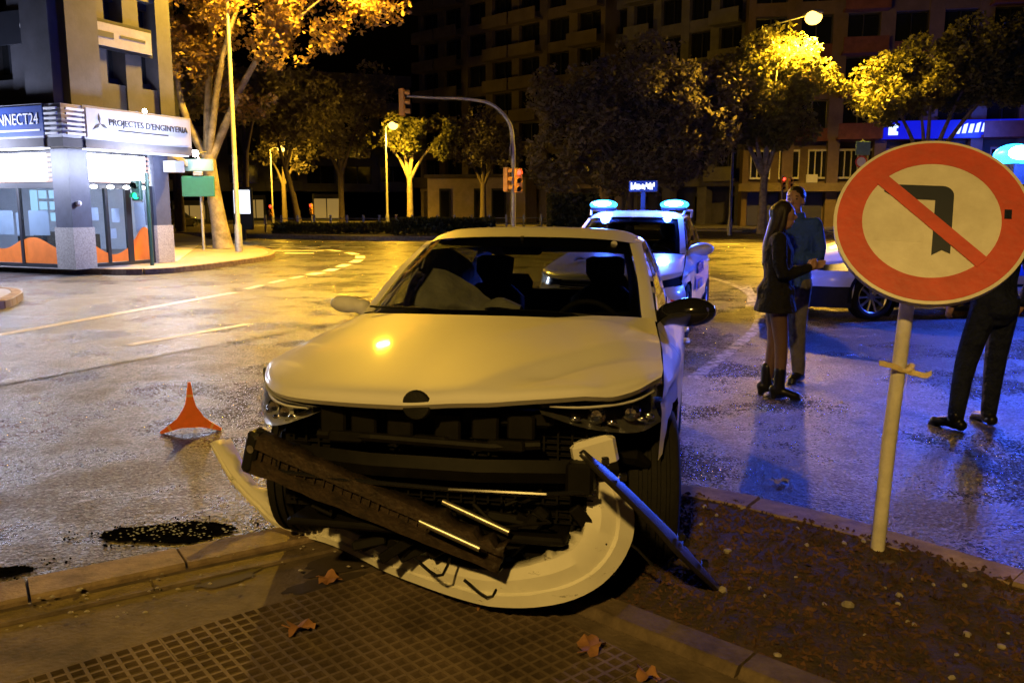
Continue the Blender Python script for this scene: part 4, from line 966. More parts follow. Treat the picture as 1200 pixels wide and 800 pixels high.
# upper floors: piers, spandrels, windows
def upper(f, L, z0, floors, fh, bays, pier, wallm, par, dep=.9, skip=()):
    bw = L / bays
    for k in range(bays + 1):
        mb = MB(); f.box(mb, k * bw - pier / 2, k * bw + pier / 2, z0, z0 + floors * fh, -dep, 0); mb.obj('pier', wallm, par)
    wme = {}
    for fl in range(floors):
        z = z0 + fl * fh
        mb = MB(); f.box(mb, 0, L, z, z + fh * .24, -dep, -.05); mb.obj('spandrel', wallm, par)
        for k in range(bays):
            a, b = k * bw + pier / 2, (k + 1) * bw - pier / 2
            w = MB(); f.box(w, a, b, z + fh * .24, z + fh * .30, -.42, -.3); f.box(w, a, b, z + fh * .94, z + fh, -.42, -.3); f.box(w, (a + b) / 2 - .04, (a + b) / 2 + .04, z + fh * .3, z + fh * .94, -.41, -.31)
            wo = w.obj('window', 'frame', par)
            p = MB(); f.box(p, a, b, z + fh * .24, z + fh, -.46, -.44); p.obj('pane', 'darkglass', wo)
upper(f2, 3.25, 3.97, 4, 2.9, 3, .5, 'wallS', shop); upper(f1, 11.0, 3.97, 4, 2.9, 8, .5, 'wallS', shop)
mb = MB(); f2.box(mb, .35, 2.75, 5.45, 6.15, .02, .08); mb.obj('banner_back', 'frame', shop)
mb = MB(); f2.box(mb, .55, 2.7, 5.52, 6.06, .082, .11); mb.obj('banner', 'banner', shop)
mb = MB(); f2.box(mb, .7, 1.5, 5.72, 5.86, .112, .118); f2.box(mb, 1.7, 2.5, 5.78, 5.84, .112, .118); mb.obj('banner_line', 'letterg', shop)
mb = MB(); f1.box(mb, 7.6, 10.7, 5.45, 6.2, .02, .08); mb.obj('upper_board', 'frame', shop)
text('upper_board_lettering', 'OR', .55, 'letterw', shop, f1.text_m(10.25, 5.82, .09), .01)
MB().ball(f2.m @ Vector((1.9, .55, 4.02)), .06, 8).obj('pilot_lamp', 'e_wh', shop)

# ---- apartment blocks beyond
def block(name, label, p0, p1, floors, fh, g0, bays, wallm, balc, depth=14, pier=.9, group=None, band=None):
    b = thing(name, label, 'building', group=group); f = Face(p0, Vector(p1) - Vector(p0)); L = (Vector(p1) - Vector(p0)).length
    mb = MB(); f.box(mb, 0, L, g0, g0 + floors * fh + 1, -depth, -1.0); mb.obj('core_wall', wallm, b)
    mb = MB(); f.box(mb, -.1, L + .1, g0 + floors * fh, g0 + floors * fh + 1.2, -1.0, .25); mb.obj('parapet', wallm, b)
    bw = L / bays; win = {}
    for k in range(bays + 1):
        mb = MB(); f.box(mb, max(0, k * bw - pier / 2), min(L, k * bw + pier / 2), g0, g0 + floors * fh, -1.0, 0); mb.obj('pier', wallm, b)
    for fl in range(floors):
        z = g0 + fl * fh
        mb = MB(); f.box(mb, 0, L, z - .15, z + fh * .26, -1.0, -.06); mb.obj('spandrel', band if band and fl % 2 == 0 else wallm, b)
        for k in range(bays):
            a, c = k * bw + pier / 2, (k + 1) * bw - pier / 2; wd_ = c - a
            if k % 3 in balc:
                mb = MB(); f.box(mb, k * bw + .1, (k + 1) * bw - .1, z - .12, z + .06, 0, 1.1); f.box(mb, k * bw + .1, (k + 1) * bw - .1, z + .06, z + 1.0, 1.0, 1.1); mb.obj('balcony', band or wallm, b)
            w = MB(); f.box(w, a, c, z + fh * .92, z + fh - .15, -.6, -.4); f.box(w, a, a + .08, z + fh * .26, z + fh * .92, -.6, -.4); f.box(w, c - .08, c, z + fh * .26, z + fh * .92, -.6, -.4); f.box(w, (a + c) / 2 - .04, (a + c) / 2 + .04, z + fh * .26, z + fh * .92, -.58, -.42)
            wo = w.obj('window', 'frame', b)
            p = MB(); f.box(p, a, c, z + fh * .26, z + fh * .92, -.66, -.62); p.obj('pane', 'darkglass', wo)
    return b, f, L
b1, fb1, L1 = block('apartment_block', 'tall dim apartment block with stacked balconies, behind the traffic light arm', (-10.2, 97), (8.2, 78.5), 9, 3.05, 3.8, 7, 'wallB', (0, 1), pier=1.0)
b2, fb2, L2 = block('apartment_block', 'tall dim apartment block behind the large dark tree', (8.4, 80.5), (18.4, 70), 9, 3.05, 3.8, 5, 'wallA', (1,), pier=.8)
b3, fb3, L3 = block('apartment_block', 'brown apartment block with reddish bands above shops, at right', (17.5, 66), (62, 57), 8, 3.0, 6.6, 14, 'wallC', (2,), pier=1.0, band='brick')
# ground floors
def arcade(b, f, L, n, wallm, h, lit=()):
    for k in range(n + 1):
        u = L * k / n; mb = MB(); f.box(mb, max(0, u - .45), min(L, u + .45), .15, h, -.9, 0); mb.obj('arcade_pier', wallm, b)
    mb = MB(); f.box(mb, 0, L, .15, h, -14, -3); mb.obj('arcade_back_wall', wallm, b)
    mb = MB(); f.box(mb, 0, L, h - .5, h - .02, -.85, .12); mb.obj('arcade_beam', wallm, b)
    for k in range(n):
        u = L * (k + .5) / n; mb = MB(); f.box(mb, u - .9, u + .9, .3, 2.6, -2.99, -2.9); o = mb.obj('shop_window', 'frame', b); 
        p = MB(); f.box(p, u - .8, u + .8, .4, 2.5, -2.895, -2.88); p.obj('pane', 'darkglass', o)
arcade(b1, fb1, L1, 7, 'cream', 3.8); arcade(b2, fb2, L2, 4, 'wallA', 3.8)
# right block: shop floor, ledge, mezzanine windows, blue lit fascia
for k in range(15):
    u = L3 * k / 14; mb = MB(); fb3.box(mb, max(0, u - .4), u + .4, .15, 6.6, -.9, 0); mb.obj('shop_pier', 'wallC', b3)
mb = MB(); fb3.box(mb, 0, L3, .15, 6.6, -14, -1.2); mb.obj('shop_back_wall', 'wallC', b3)
mb = MB(); fb3.box(mb, -.3, 20, 2.75, 3.35, -.5, 1.3); mb.obj('awning_ledge', 'wallB', b3)
for k in range(6): mb = MB(); fb3.box(mb, k * 3.18 + .5, k * 3.18 + 2.8, .2, 2.7, -1.15, -1.0); o = mb.obj('shop_shutter', 'frame', b3)
for k in range(9):
    mb = MB(); u = k * 2.1 + .6; fb3.box(mb, u, u + 1.5, 3.7, 3.85, -.9, -.75); fb3.box(mb, u, u + 1.5, 5.75, 5.9, -.9, -.75)
    for q in range(4): fb3.box(mb, u + q * .47, u + q * .47 + .09, 3.85, 5.75, -.89, -.76)
    o = mb.obj('mezzanine_window', 'pole', b3); p = MB(); fb3.box(p, u, u + 1.5, 3.85, 5.75, -.95, -.93); p.obj('pane', 'darkglass', o)
mb = MB(); fb3.box(mb, 9.6, 34, 6.5, 7.75, .05, .5); mb.obj('blue_fascia', 'e_bluesign', b3)
mb = MB()
for k, (u, z0, z1, w) in enumerate([(10.1, 6.75, 7.5, .25), (10.35, 6.75, 7.0, .4), (10.35, 7.25, 7.5, .4), (10.35, 7.0, 7.25, .28)]): fb3.box(mb, u, u + w, z0, z1, .502, .54)
for k in range(8):
    u = 14.6 + k * .42; z0 = 6.78 + .03 * k; sh = .12
    q = [(u, z0), (u + .26, z0), (u + .26 + sh, z0 + random.choice((.5, .7, .62))), (u + sh, z0 + .6)]
    mb.add([fb3.m @ Vector((a, .505, z)) for a, z in q] + [fb3.m @ Vector((a, .54, z)) for a, z in q], [(0, 1, 2, 3), (4, 5, 6, 7), (0, 1, 5, 4), (1, 2, 6, 5), (2, 3, 7, 6), (3, 0, 4, 7)])
mb.obj('blue_fascia_mark', 'e_signw', b3)
mb = MB(); fb3.box(mb, 4.6, 5.4, 3.4, 4.0, 0, .4); mb.obj('air_unit', 'fascia', b3)
lamp_light(fb3.m @ Vector((16, 2.5, 6.6)), BLUE, 700, b3, .8)
# far left blocks closing the street
block('apartment_block', 'dark block at the end of the left street, behind bare trunks', (-44, 92), (-12, 104), 4, 3.0, 3.5, 8, 'wallA', (1,), pier=1.0)
lowb = thing('low_building', 'low cream lit frontage under the trees, left of the traffic light pole', 'building')
fl = Face((-8.0, 82), (12.2, -3.0)); mb = MB(); fl.box(mb, 0, 9.5, .15, 4.3, -5, 0); mb.obj('wall', 'cream', lowb)
for a, b in ((1.2, 2.3), (4.6, 5.2), (6.3, 7.7)):
    mb = MB(); fl.box(mb, a, b, .2, 3.3, .004, .1); o = mb.obj('window', 'frame', lowb); p = MB(); fl.box(p, a + .15, b - .15, .4, 3.1, .102, .12); p.obj('pane', 'darkglass', o)
mb = MB(); fl.box(mb, -.2, 9.7, 4.3, 4.6, -5, .3); mb.obj('cornice', 'wallB', lowb)

# ================================================================== TREES
def tree(name, label, base, trunk, limbs, blobs, nleaf, lsize, lm, bm, group=None, gap=.25):
    t = thing(name, label, 'tree', base, group=group)
    mb = MB(); mb.tube(trunk[0], trunk[1], 10); mb.obj('trunk', bm, t, smooth=60)
    if limbs:
        mb = MB()
        for pts, r in limbs: mb.tube(cr(pts, 8), [lerp(r[0], r[1], k / 7) for k in range(8)], 7)
        mb.obj('limbs', bm, t, smooth=60)
    nleaf = int(nleaf * 1.35)
    mb = MB(); tot = sum(b[1][0] * b[1][1] * b[1][2] for b in blobs)
    for c, r in blobs:
        for k in range(int(nleaf * r[0] * r[1] * r[2] / tot)):
            while True:
                v = Vector((random.uniform(-1, 1), random.uniform(-1, 1), random.uniform(-1, 1)))
                if v.length <= 1: break
            p = Vector((c[0] + v.x * r[0], c[1] + v.y * r[1], c[2] + v.z * r[2]))
            nz = noise.noise((p.x * .8 + base[0], p.y * .8, p.z * .8)) + .5 * noise.noise((p.x * 2.1, p.y * 2.1 + base[1], p.z * 2.1))
            if nz + (1 - v.length) * .7 < gap * random.uniform(.3, 1.2): continue
            s = lsize * random.uniform(.6, 1.3)
            a = Vector((random.gauss(0, 1), random.gauss(0, 1), random.gauss(0, .7))).normalized(); b = a.cross(Vector((random.gauss(0, 1), random.gauss(0, 1), random.gauss(0, 1)))).normalized(); n = a.cross(b)
            mb.add([p - a * s, p + b * s * .6 - a * s * .1, p + a * s, p - b * s * .6 - a * s * .1 + n * s * .2], [(0, 1, 2), (0, 2, 3)])
    mb.obj('crown', lm, t)
    return t
V = lambda *a: Vector(a)
# pale plane tree by the lamp post
tb = V(-10.55, 31.0, .14)
tree('plane_tree', 'plane tree with pale forked trunk and orange-lit leaves, beside the lamp post', tb,
     ([V(.12, 0, 0), V(0, 0, 1.0), V(-.15, 0, 2.2), V(-.25, 0, 3.3)], [.38, .29, .25, .25]),
     [([V(-.3, 0, 3.2), V(-1.0, .1, 4.6), V(-1.25, 0, 6.2), V(-1.6, .2, 8.5)], (.17, .06)), ([V(-.25, 0, 3.2), V(-.1, -.2, 5), V(.1, 0, 7.5), V(.2, 0, 10)], (.17, .06)),
      ([V(-.2, 0, 3.1), V(.5, .1, 4.6), V(1.5, 0, 6.4), V(3.2, 0, 8.6)], (.18, .06)), ([V(-.25, 0, 3.2), V(.3, -.5, 5.2), V(.9, -.8, 7.2), V(2.2, -1.2, 9.8)], (.15, .05)),
      ([V(1.5, 0, 6.4), V(3, -.6, 7.6), V(4.6, -.5, 8.9)], (.09, .03))],
     [(V(3.6, -.8, 8.7), (2.6, 2.2, 1.3)), (V(.6, -.5, 8.6), (2.6, 2.2, 2.0)), (V(5.2, -.5, 9.6), (1.6, 1.8, 1.4)), (V(5.9, -.6, 8.5), (1.3, 1.5, 1.1)), (V(4.0, -.5, 7.5), (1.6, 1.5, .8)), (V(2.2, -.4, 7.0), (1.7, 1.6, .9)), (V(-.9, .3, 7.0), (1.4, 1.6, 1.7)), (V(.6, .8, 5.3), (1.5, 1.2, .8)), (V(2.6, 0, 10.8), (3.4, 2.4, 1.2))],
     36000, .10, 'leafau', 'bark', gap=.35)
# row of trees on the right pavement
def street_tree(label, X, Y, h, crown, lm, n, bm='bark', ls=.14, group='street trees across the junction', lean=0, gap=.3):
    bl = [(V(x, y, z), r) for x, y, z, r in crown]
    lim = [([V(lean, 0, h * .95), (V(lean, 0, h) * .6 + V(x, y, z) * .4) + V(0, 0, .3), V(x, y, z)], (.16, .04)) for x, y, z, r in crown[:6]]
    return tree('street_tree', label, (X, Y, .15), ([V(0, 0, 0), V(lean * .4, 0, h * .5), V(lean, 0, h)], [.30, .22, .20]), lim, bl, n, ls, lm, bm, group, gap)
street_tree('large dark tree behind the police car, crown unlit', 6.4, 47, 2.6, [(-2.4, 0, 6.2, (3.0, 2.6, 3.0)), (.8, 0, 7.5, (3.5, 2.8, 3.1)), (3.4, 0, 5.8, (2.8, 2.4, 2.9)), (-3.8, 0, 4.2, (2.0, 2.0, 2.2)), (.3, 0, 4.1, (3.6, 2.4, 2.2)), (-4.2, 0, 7.3, (1.6, 1.6, 1.7)), (4.9, .3, 7.6, (1.9, 1.8, 2.0))], 'leafdk', 34000, 'darkbark', gap=.15)
street_tree('street tree with brightly yellow-lit crown right under the lamp', 13.9, 47.9, 3.2, [(.3, -.6, 9.2, (2.3, 2.1, 1.9)), (-1.8, -.3, 8.3, (2.0, 1.8, 1.5)), (1.8, -.3, 7.9, (2.2, 1.9, 1.7)), (0, -.3, 7.0, (3.0, 2.0, 1.6)), (-2.9, .1, 7.3, (1.5, 1.4, 1.1)), (.2, 0, 5.6, (2.9, 1.8, 1.2))], 'leafgr', 21000, gap=.2)
street_tree('wide street tree with dull yellow crown, right above the round sign', 22.6, 47.5, 3.2, [(-2.4, 0, 7.7, (2.4, 2.1, 2.0)), (0, 0, 8.6, (2.6, 2.3, 2.2)), (2.4, 0, 9.3, (2.4, 2.2, 2.4)), (4.4, 0, 9.4, (2.2, 2.0, 2.6)), (-.6, 0, 7.2, (3.0, 1.9, 1.1)), (3.4, .1, 7.9, (2.8, 1.9, 1.3))], 'leafgr', 30000, gap=.2)
street_tree('small plane tree with yellow-lit crown and pale trunk behind the hedge', -7.6, 64.5, 3.6, [(-.9, -.3, 7.3, (1.5, 1.5, 1.3)), (.6, 0, 7.0, (1.6, 1.5, 1.5)), (-1.9, 0, 6.4, (1.3, 1.3, 1.0)), (.2, 0, 5.9, (1.9, 1.4, .9)), (2.4, .2, 6.6, (1.7, 1.4, 1.8))], 'leafgr', 8000, ls=.16)
street_tree('dark rounded tree just left of the traffic light pole', -2.2, 66, 3.2, [(0, 0, 6.8, (2.7, 2.2, 2.2)), (1.9, 0, 5.9, (1.6, 1.6, 1.6)), (-1.9, 0, 5.8, (1.5, 1.6, 1.4)), (.2, 0, 5.0, (2.4, 1.8, 1.0))], 'leafdk', 8000, 'darkbark')
street_tree('dark tree with leaves lit beside the far lamp', -21.6, 82, 3.6, [(.2, -.4, 7.4, (2.2, 2, 1.6)), (2.0, 0, 6.0, (1.8, 1.6, 1.4)), (-1.6, 0, 6.6, (1.7, 1.5, 1.4)), (3.4, 0, 8.6, (2.2, 1.8, 2.2))], 'leafdk', 7000, 'darkbark', ls=.2)
street_tree('tall dark tree over the middle of the left street', -14.2, 72, 4.0, [(0, 0, 9.0, (3.2, 2.4, 3.4)), (-3, 0, 10.5, (2.6, 2.2, 2.8)), (2.6, 0, 10.6, (2.6, 2.2, 2.6)), (.4, 0, 6.4, (2.4, 1.8, 1.2))], 'leafdk', 9000, 'darkbark', ls=.2)
street_tree('dark leaning tree nearest the railing in the left street', -16.3, 66, 4.4, [(-.6, 0, 7.4, (2.2, 1.8, 1.6)), (1.0, 0, 9.4, (2.6, 2, 2.4)), (-2.4, 0, 9.6, (2.4, 2, 2.2))], 'leafdk', 6000, 'darkbark', lean=-.9, ls=.2)
for k, (x, y, le, lab) in enumerate([(-20.0, 52, .1, 'thin dark trunk left of the railing in the left street'), (-23.2, 60, -.1, 'dark trunk farther left, in front of the red signals'), (-17.9, 58, .2, 'thin dark trunk between the far lamp and the railing')]):
    street_tree(lab, x, y, 5.2, [(0, 0, 8.6, (2.4, 2.0, 1.9)), (-1.6, 0, 9.8, (2.0, 1.8, 1.6)), (1.7, 0, 9.6, (2.0, 1.8, 1.7))], 'leafdk', 4500, 'darkbark', lean=le, ls=.2)
# hedge and shrubs
def leafy(name, label, cat, boxes, n, ls, lm, group=None):
    mb = MB()
    for (x0, y0, z0), (x1, y1, z1) in boxes:
        for k in range(n):
            p = V(random.uniform(x0, x1), random.uniform(y0, y1), z0 + (z1 - z0) * random.random() ** .7); p.z += .08 * noise.noise((p.x, p.y, 0)); s = ls * random.uniform(.6, 1.3)
            a = V(random.gauss(0, 1), random.gauss(0, 1), random.gauss(0, 1)).normalized(); b = a.cross(V(random.gauss(0, 1), random.gauss(0, 1), .3)).normalized()
            mb.add([p - a * s, p + b * s * .6, p + a * s, p - b * s * .6], [(0, 1, 2, 3)])
    return tag(mb.obj(name, lm), label, cat, group)
leafy('hedge', 'clipped dark hedge on the median behind the crashed car roof', 'hedge', [((-6.4, 45.2, .15), (-.9, 46.6, 1.05))], 5200, .09, 'hedge')
leafy('hedge', 'low dark hedge along the median in front of the railing', 'hedge', [((-13.5, 48.0, .15), (-6.6, 49.2, .75))], 4200, .09, 'hedge')
leafy('shrub', 'dark shrub at the foot of the large dark tree', 'shrub', [((1.9, 45.0, .15), (4.6, 46.6, 2.3))], 3600, .12, 'hedge')
# railing
for (x0, y0), (x1, y1), n, lab in (((-14.6, 51), (-5.9, 51), 9, 'low metal railing with pale posts beyond the far median, left part'), ((-4.6, 53), (3.9, 53), 8, 'low metal railing with pale posts behind the hedge')):
    r = thing('railing', lab, 'railing')
    for k in range(n + 1):
        x = lerp(x0, x1, k / n); y = lerp(y0, y1, k / n); MB().box((x - .06, y - .06, .15), (x + .06, y + .06, 1.15)).obj('post', 'fascia', r)
    for z in (.6, .95): MB().tube([(x0, y0, z), (x1, y1, z)], .03, 6).obj('rail', 'pole', r)

# ================================================================== LAMPS, SIGNALS, SIGNS
def street_lamp(label, base, h, arm, power, col=SODIUM, ps=.3, size=1.0, spill=.16):
    t = thing('street_lamp', label, 'street lamp', base, group='sodium street lamps')
    MB().tube([(0, 0, 0), (0, 0, .9), (0, 0, .95), (0, 0, h)], [.13, .12, .085, .06], 12).obj('pole', 'pole', t, smooth=50)
    a = Vector(arm); top = V(0, 0, h)
    MB().tube(cr([top - V(0, 0, .02), top + V(a.x * .35, a.y * .35, a.z * .75), top + a], 10), .045, 8).obj('arm', 'pole', t, smooth=50)
    d = V(a.x, a.y, 0).normalized(); e = top + a
    hm = frame_mtx(e, d, V(0, 0, 1).cross(d))
    hd = MB(); hd.ball((0, 0, 0), (.42 * size, .16 * size, .12 * size), 14); o = hd.obj('lamp_head', 'pole', t, smooth=50); o.matrix_local = hm
    ln = MB(); ln.ball((0, 0, 0), (.30 * size, .26 * size, .24 * size), 14); o2 = ln.obj('bulb_bowl', 'e_sod', o, smooth=60); o2.location = (.05, 0, -.14 * size)
    lamp_light(e + V(0, 0, -.45 * size), col, power, t, ps, spot=166)
    lamp_light(e + V(0, 0, -.45 * size), col, power * spill, t, ps)
    return t
street_lamp('tall lamp post beside the pale plane tree, its lamp above the frame', (-9.2, 28.9, .14), 9.9, (3.4, -1.2, .9), 30000, spill=.09)
street_lamp('street lamp shining over the yellow-lit trees, upper right', (12.7, 50.2, .0), 10.3, (2.95, -3.7, 1.25), 42000, size=1.5, spill=.05)
street_lamp('street lamp glowing beside the small yellow-lit plane tree', (-8.9, 61.6, .15), 7.0, (.55, -.3, .25), 9000, size=1.2, spill=.3)
street_lamp('far street lamp glowing in the left street', (-21.9, 79.0, .15), 6.6, (1.1, -.4, .2), 8000, size=1.2, spill=.3)
street_lamp('street lamp over the near pavement, behind the viewpoint', (-5.2, -8.0, .14), 8.2, (2.4, 1.0, .5), 5000, col=(1, .60, .13), spill=.05)
# traffic signals
def signal_head(par, loc, rz, lit, n=3, body='yellow', k=1.0):
    h = bpy.data.objects.new('signal_head', None); COL.objects.link(h); h.parent = par; h.location = loc; h.rotation_euler.z = rz
    MB().cbox((-.15 * k, -.10 * k, -.16 * n * k), (.15 * k, .10 * k, .16 * n * k), .03 * k).obj('housing', body, h)
    cols = ['e_red', 'orange', 'e_green'] if n == 3 else ['e_red', 'e_green']
    for i in range(n):
        z = (.16 * (n - 1) - .32 * i) * k
        MB().lathe([(.001, -.125 * k), (.07 * k, -.122 * k), (.105 * k, -.102 * k)], (0, 0, z), 'y', 16).obj('lens', cols[i] if lit == i else 'gloss', h)
        vis = MB(); r = .115 * k; vis.grid([[(r * math.cos(t), -.10 * k, z + r * math.sin(t)), (r * math.cos(t), -.28 * k, z + r * math.sin(t) - .01)] for t in [math.pi * (q / 10 * 1.3 - .15) for q in range(11)]]); vis.obj('visor', body, h)
    return h
ts = thing('traffic_signal', 'grey mast-arm traffic signal with yellow heads, arching over the road', 'traffic signal', (.05, 36, 0))
MB().tube([(0, 0, 0), (0, 0, .7), (0, 0, 4.0)] + cr([(0, 0, 4.0), (-.15, 0, 5.0), (-.85, 0, 5.75), (-1.9, 0, 5.98), (-3.2, 0, 6.03), (-4.35, 0, 6.10)], 22), [.11, .1, .09] + [lerp(.09, .05, k / 21) for k in range(22)], 12).obj('mast', 'pole', ts, smooth=50)
signal_head(ts, (-4.55, 0, 5.85), R(90), -1, k=1.15); signal_head(ts, (-.28, -.05, 2.75), R(70), -1, k=1.05); signal_head(ts, (.2, -.15, 2.70), R(15), 1 - 1, k=1.05)
MB().lathe([(.001, 0), (.3, 0), (.3, .02), (.001, .02)], (-.14, -.1, 4.0), 'x', 20).obj('back_plate', 'fascia', ts)
def post_signal(label, base, h, lit, n=2, body='darkgreen', rz=0, rr=.05):
    t = thing('traffic_signal', label, 'traffic signal', base); MB().tube([(0, 0, 0), (0, 0, h)], rr, 10).obj('post', body, t, smooth=50)
    signal_head(t, (-.22 if n == 2 else 0, -.12, h - .45), rz, lit, n, 'darkgreen' if n == 2 else 'yellow', .8); return t
post_signal('dark green pedestrian signal post showing green, in front of the shop', (-9.3, 22.1, .145), 2.35, 1)
post_signal('signal post with red and green lights, behind the two standing people', (15.6, 50, 0), 3.4, 0, 3, 'pole')
gl_ = post_signal('signal post showing green under the yellow-lit tree', (15.9, 49.6, 0), 3.3, 2, 3, 'pole')
for k, (px, py, Y, lab) in enumerate([(196, 237, 52, 'red traffic signal nearest the corner building'), (318, 242, 58, 'red traffic signal in front of the far left block'), (365, 241, 63, 'faint red traffic signal below the far lamp'), (237, 224, 60, 'red traffic signal behind the green road sign')]):
    p = at(px, py, Y); post_signal(lab, (p.x, p.y, 0), p.z + .2, 0, 3, 'pole')
# green direction sign
gs = thing('direction_sign', 'green road direction sign with pale plate above, on a grey post', 'road sign', (-10.85, 30.2, .14))
MB().tube([(0, 0, 0), (0, 0, 3.2)], .05, 10).obj('post', 'pole', gs, smooth=50)
MB().cbox((-.62, -.10, 1.85), (.52, -.06, 2.55), .012).obj('green_panel', 'green', gs); MB().box((-.58, -.104, 1.89), (.48, -.1005, 2.51)).obj('panel_field', 'green', gs)
MB().cbox((-.66, -.10, 2.72), (.52, -.06, 3.12), .012).obj('upper_plate', 'signblue', gs)
MB().cbox((-.2, -.13, 2.56), (.15, -.07, 2.71), .02).obj('plate_lamp', 'pole', gs)
# bright white lamp by the plane tree, advert panel
wl_ = thing('white_lamp', 'small bright white lamp at the fork of the plane tree', 'lamp', (-10.9, 30.0, 3.45)); MB().ball((0, 0, 0), .12, 12).obj('bulb', 'e_wh', wl_); MB().tube([(0, .05, 0), (.1, .8, .1)], .03, 6).obj('bracket', 'pole', wl_)
lamp_light((0, -.3, -.1), (.9, .9, 1), 30, wl_, .1)
ad = thing('advert_panel', 'lit white advertising panel beside the lamp post', 'advert panel', (-13.4, 43, .0)); MB().cbox((-.5, -.1, .5), (.5, .1, 2.6), .04).obj('case', 'frame', ad); MB().box((-.40, -.115, 1.3), (.40, -.102, 2.45)).obj('poster', 'e_panel', ad); MB().box((-.1, -.08, 0), (.1, .08, .55)).obj('foot', 'frame', ad)
bs = thing('stop_sign_post', 'thin post with blue square plate and round red-rimmed plate, above the round sign', 'road sign', (18.3, 45.6, 0))
MB().tube([(0, 0, 0), (0, 0, 5.1)], .05, 8).obj('post', 'pole', bs); MB().cbox((-.38, -.1, 4.3), (.38, -.06, 5.0), .01).obj('square_plate', 'signblue', bs)
MB().lathe([(.001, -.1), (.24, -.1)], (-.05, 0, 3.95), 'y', 20).obj('round_plate', 'white', bs); MB().lathe([(.24, -.101), (.32, -.101)], (-.05, 0, 3.95), 'y', 20).obj('round_rim', 'red', bs)

# ---- the no-left-turn sign in front
sg = thing('no_left_turn_sign', 'round no-left-turn sign with red ring, leaning on a pale pole in the soil', 'road sign', (1.63, 3.62, .13))
MB().tube([(0, 0, -.05), (.02, .0, .5), (.062, 0, 1.22)], .030, 16).obj('pole', 'signpole', sg, smooth=50)
SN = Vector((-.30, -.84, .47)).normalized(); sxv = Vector((0, 0, 1)).cross(SN).normalized() * 1; sxv = sxv if sxv.x > 0 else -sxv; syv = SN.cross(sxv)
sm_ = frame_mtx(Vector((.112, -.03, 1.465)), sxv, syv) @ Matrix.Rotation(R(-3), 4, 'Z')
RAD = .376
def on(o): o.matrix_local = sm_; return o
on(MB().lathe([(.001, -.045), (RAD - .02, -.045), (RAD, -.04), (RAD + .002, -.002), (RAD - .004, .0), (.001, .0)], (0, 0, 0), 'z', 56).obj('plate', 'white', sg, smooth=40))
on(MB().lathe([(RAD * .70, .003), (RAD - .012, .003), (RAD - .012, .0005), (RAD * .70, .0005), (RAD * .70, .003)], (0, 0, 0), 'z', 64).obj('red_ring', 'red', sg))
k_ = RAD
def poly(name, pts, z, m_):
    n = len(pts); mb = MB().add([(x * k_, y * k_, z) for x, y in pts] + [(x * k_, y * k_, z - .002) for x, y in pts], [tuple(range(n)), tuple(range(2 * n - 1, n - 1, -1))] + [(i, (i + 1) % n, n + (i + 1) % n, n + i) for i in range(n)]); return on(mb.obj(name, m_, sg))
cor = [(.10 + .12 * math.cos(t), .30 + .12 * math.sin(t)) for t in [R(90 - q * 15) for q in range(7)]]
poly('arrow', [(-.44, .42)] + cor + [(.22, -.40), (.135, -.36), (.035, -.43), (.035, .245), (-.36, .245), (-.50, .33)], .0045, 'signblack')
bw_ = .075; d_ = Vector((.62, -.56)).normalized(); n_ = Vector((-d_.y, d_.x))
poly('diagonal_bar', [tuple(d_ * -.72 + n_ * bw_), tuple(d_ * .72 + n_ * bw_), tuple(d_ * .72 - n_ * bw_), tuple(d_ * -.72 - n_ * bw_)], .0065, 'red')
poly('smudge', [(-.58, .06), (-.05, .06), (-.05, -.28), (-.56, -.28)], .0012, 'white')
poly('bolt_cap', [(.72, .16), (.79, .16), (.79, .05), (.72, .05)], .006, 'navy')
on(MB().box((-.06, -.26, -.085), (.06, -.18, -.046)).box((-.06, .18, -.085), (.06, .22, -.046)).obj('clamp', 'pole', sg))
# knotted tape on the pole
tp_ = thing('barrier_tape', 'scrap of pale tape knotted round the sign pole', 'tape', (1.69, 3.62, .95))
M['tape'] = mat('pale_tape', (.70, .58, .30), .5, var=.2, scale=30)
mb = MB()
for k in range(3): mb.tube([(.036 * math.cos(t), .036 * math.sin(t), .012 * math.sin(t * 2 + k) + .01 * k) for t in [2 * math.pi * q / 14 for q in range(15)]], .010, 6, flat=.4)
mb.obj('wrap', 'tape', tp_, smooth=50)
for pts in ([(-.02, -.035, .01), (-.07, -.05, .03), (-.13, -.05, .045)], [(.02, -.035, 0), (.07, -.05, -.01), (.10, -.045, .0)], [(0, -.037, -.01), (-.01, -.05, -.06), (.0, -.045, -.13)]):
    MB().grid([[V(*p) + V(0, 0, .012), V(*p) - V(0, .004, .012)] for p in cr(pts, 7)]).obj('tail', 'tape', tp_, smooth=50)

# ---- folding warning triangle (three arms)
wt = thing('warning_tripod', 'small orange three-armed folding warning marker standing on the wet road', 'warning marker', (-2.38, 6.15, .0), R(14))
prof = []
arms = [90, 205, 335]
def armshape(a, L, tip):
    pts = []; d = Vector((math.cos(R(a)), math.sin(R(a)))); return d
mb = MB(); outline = []
for q, a in enumerate((90, -25, 205)):
    L = .265 if a == 90 else .235; d = Vector((math.cos(R(a)), math.sin(R(a)))); s_ = Vector((-d.y, d.x))
    outline += [tuple(d * .085 + s_ * .040), tuple(d * .14 + s_ * .026), tuple(d * L + s_ * .009), tuple(d * L - s_ * .009), tuple(d * .14 - s_ * .026), tuple(d * .085 - s_ * .040)]
outline = [outline[i] for i in range(len(outline))]
n = len(outline); zc = .105
vs = [(x, -.010, y + zc) for x, y in outline] + [(x, .010, y + zc) for x, y in outline]
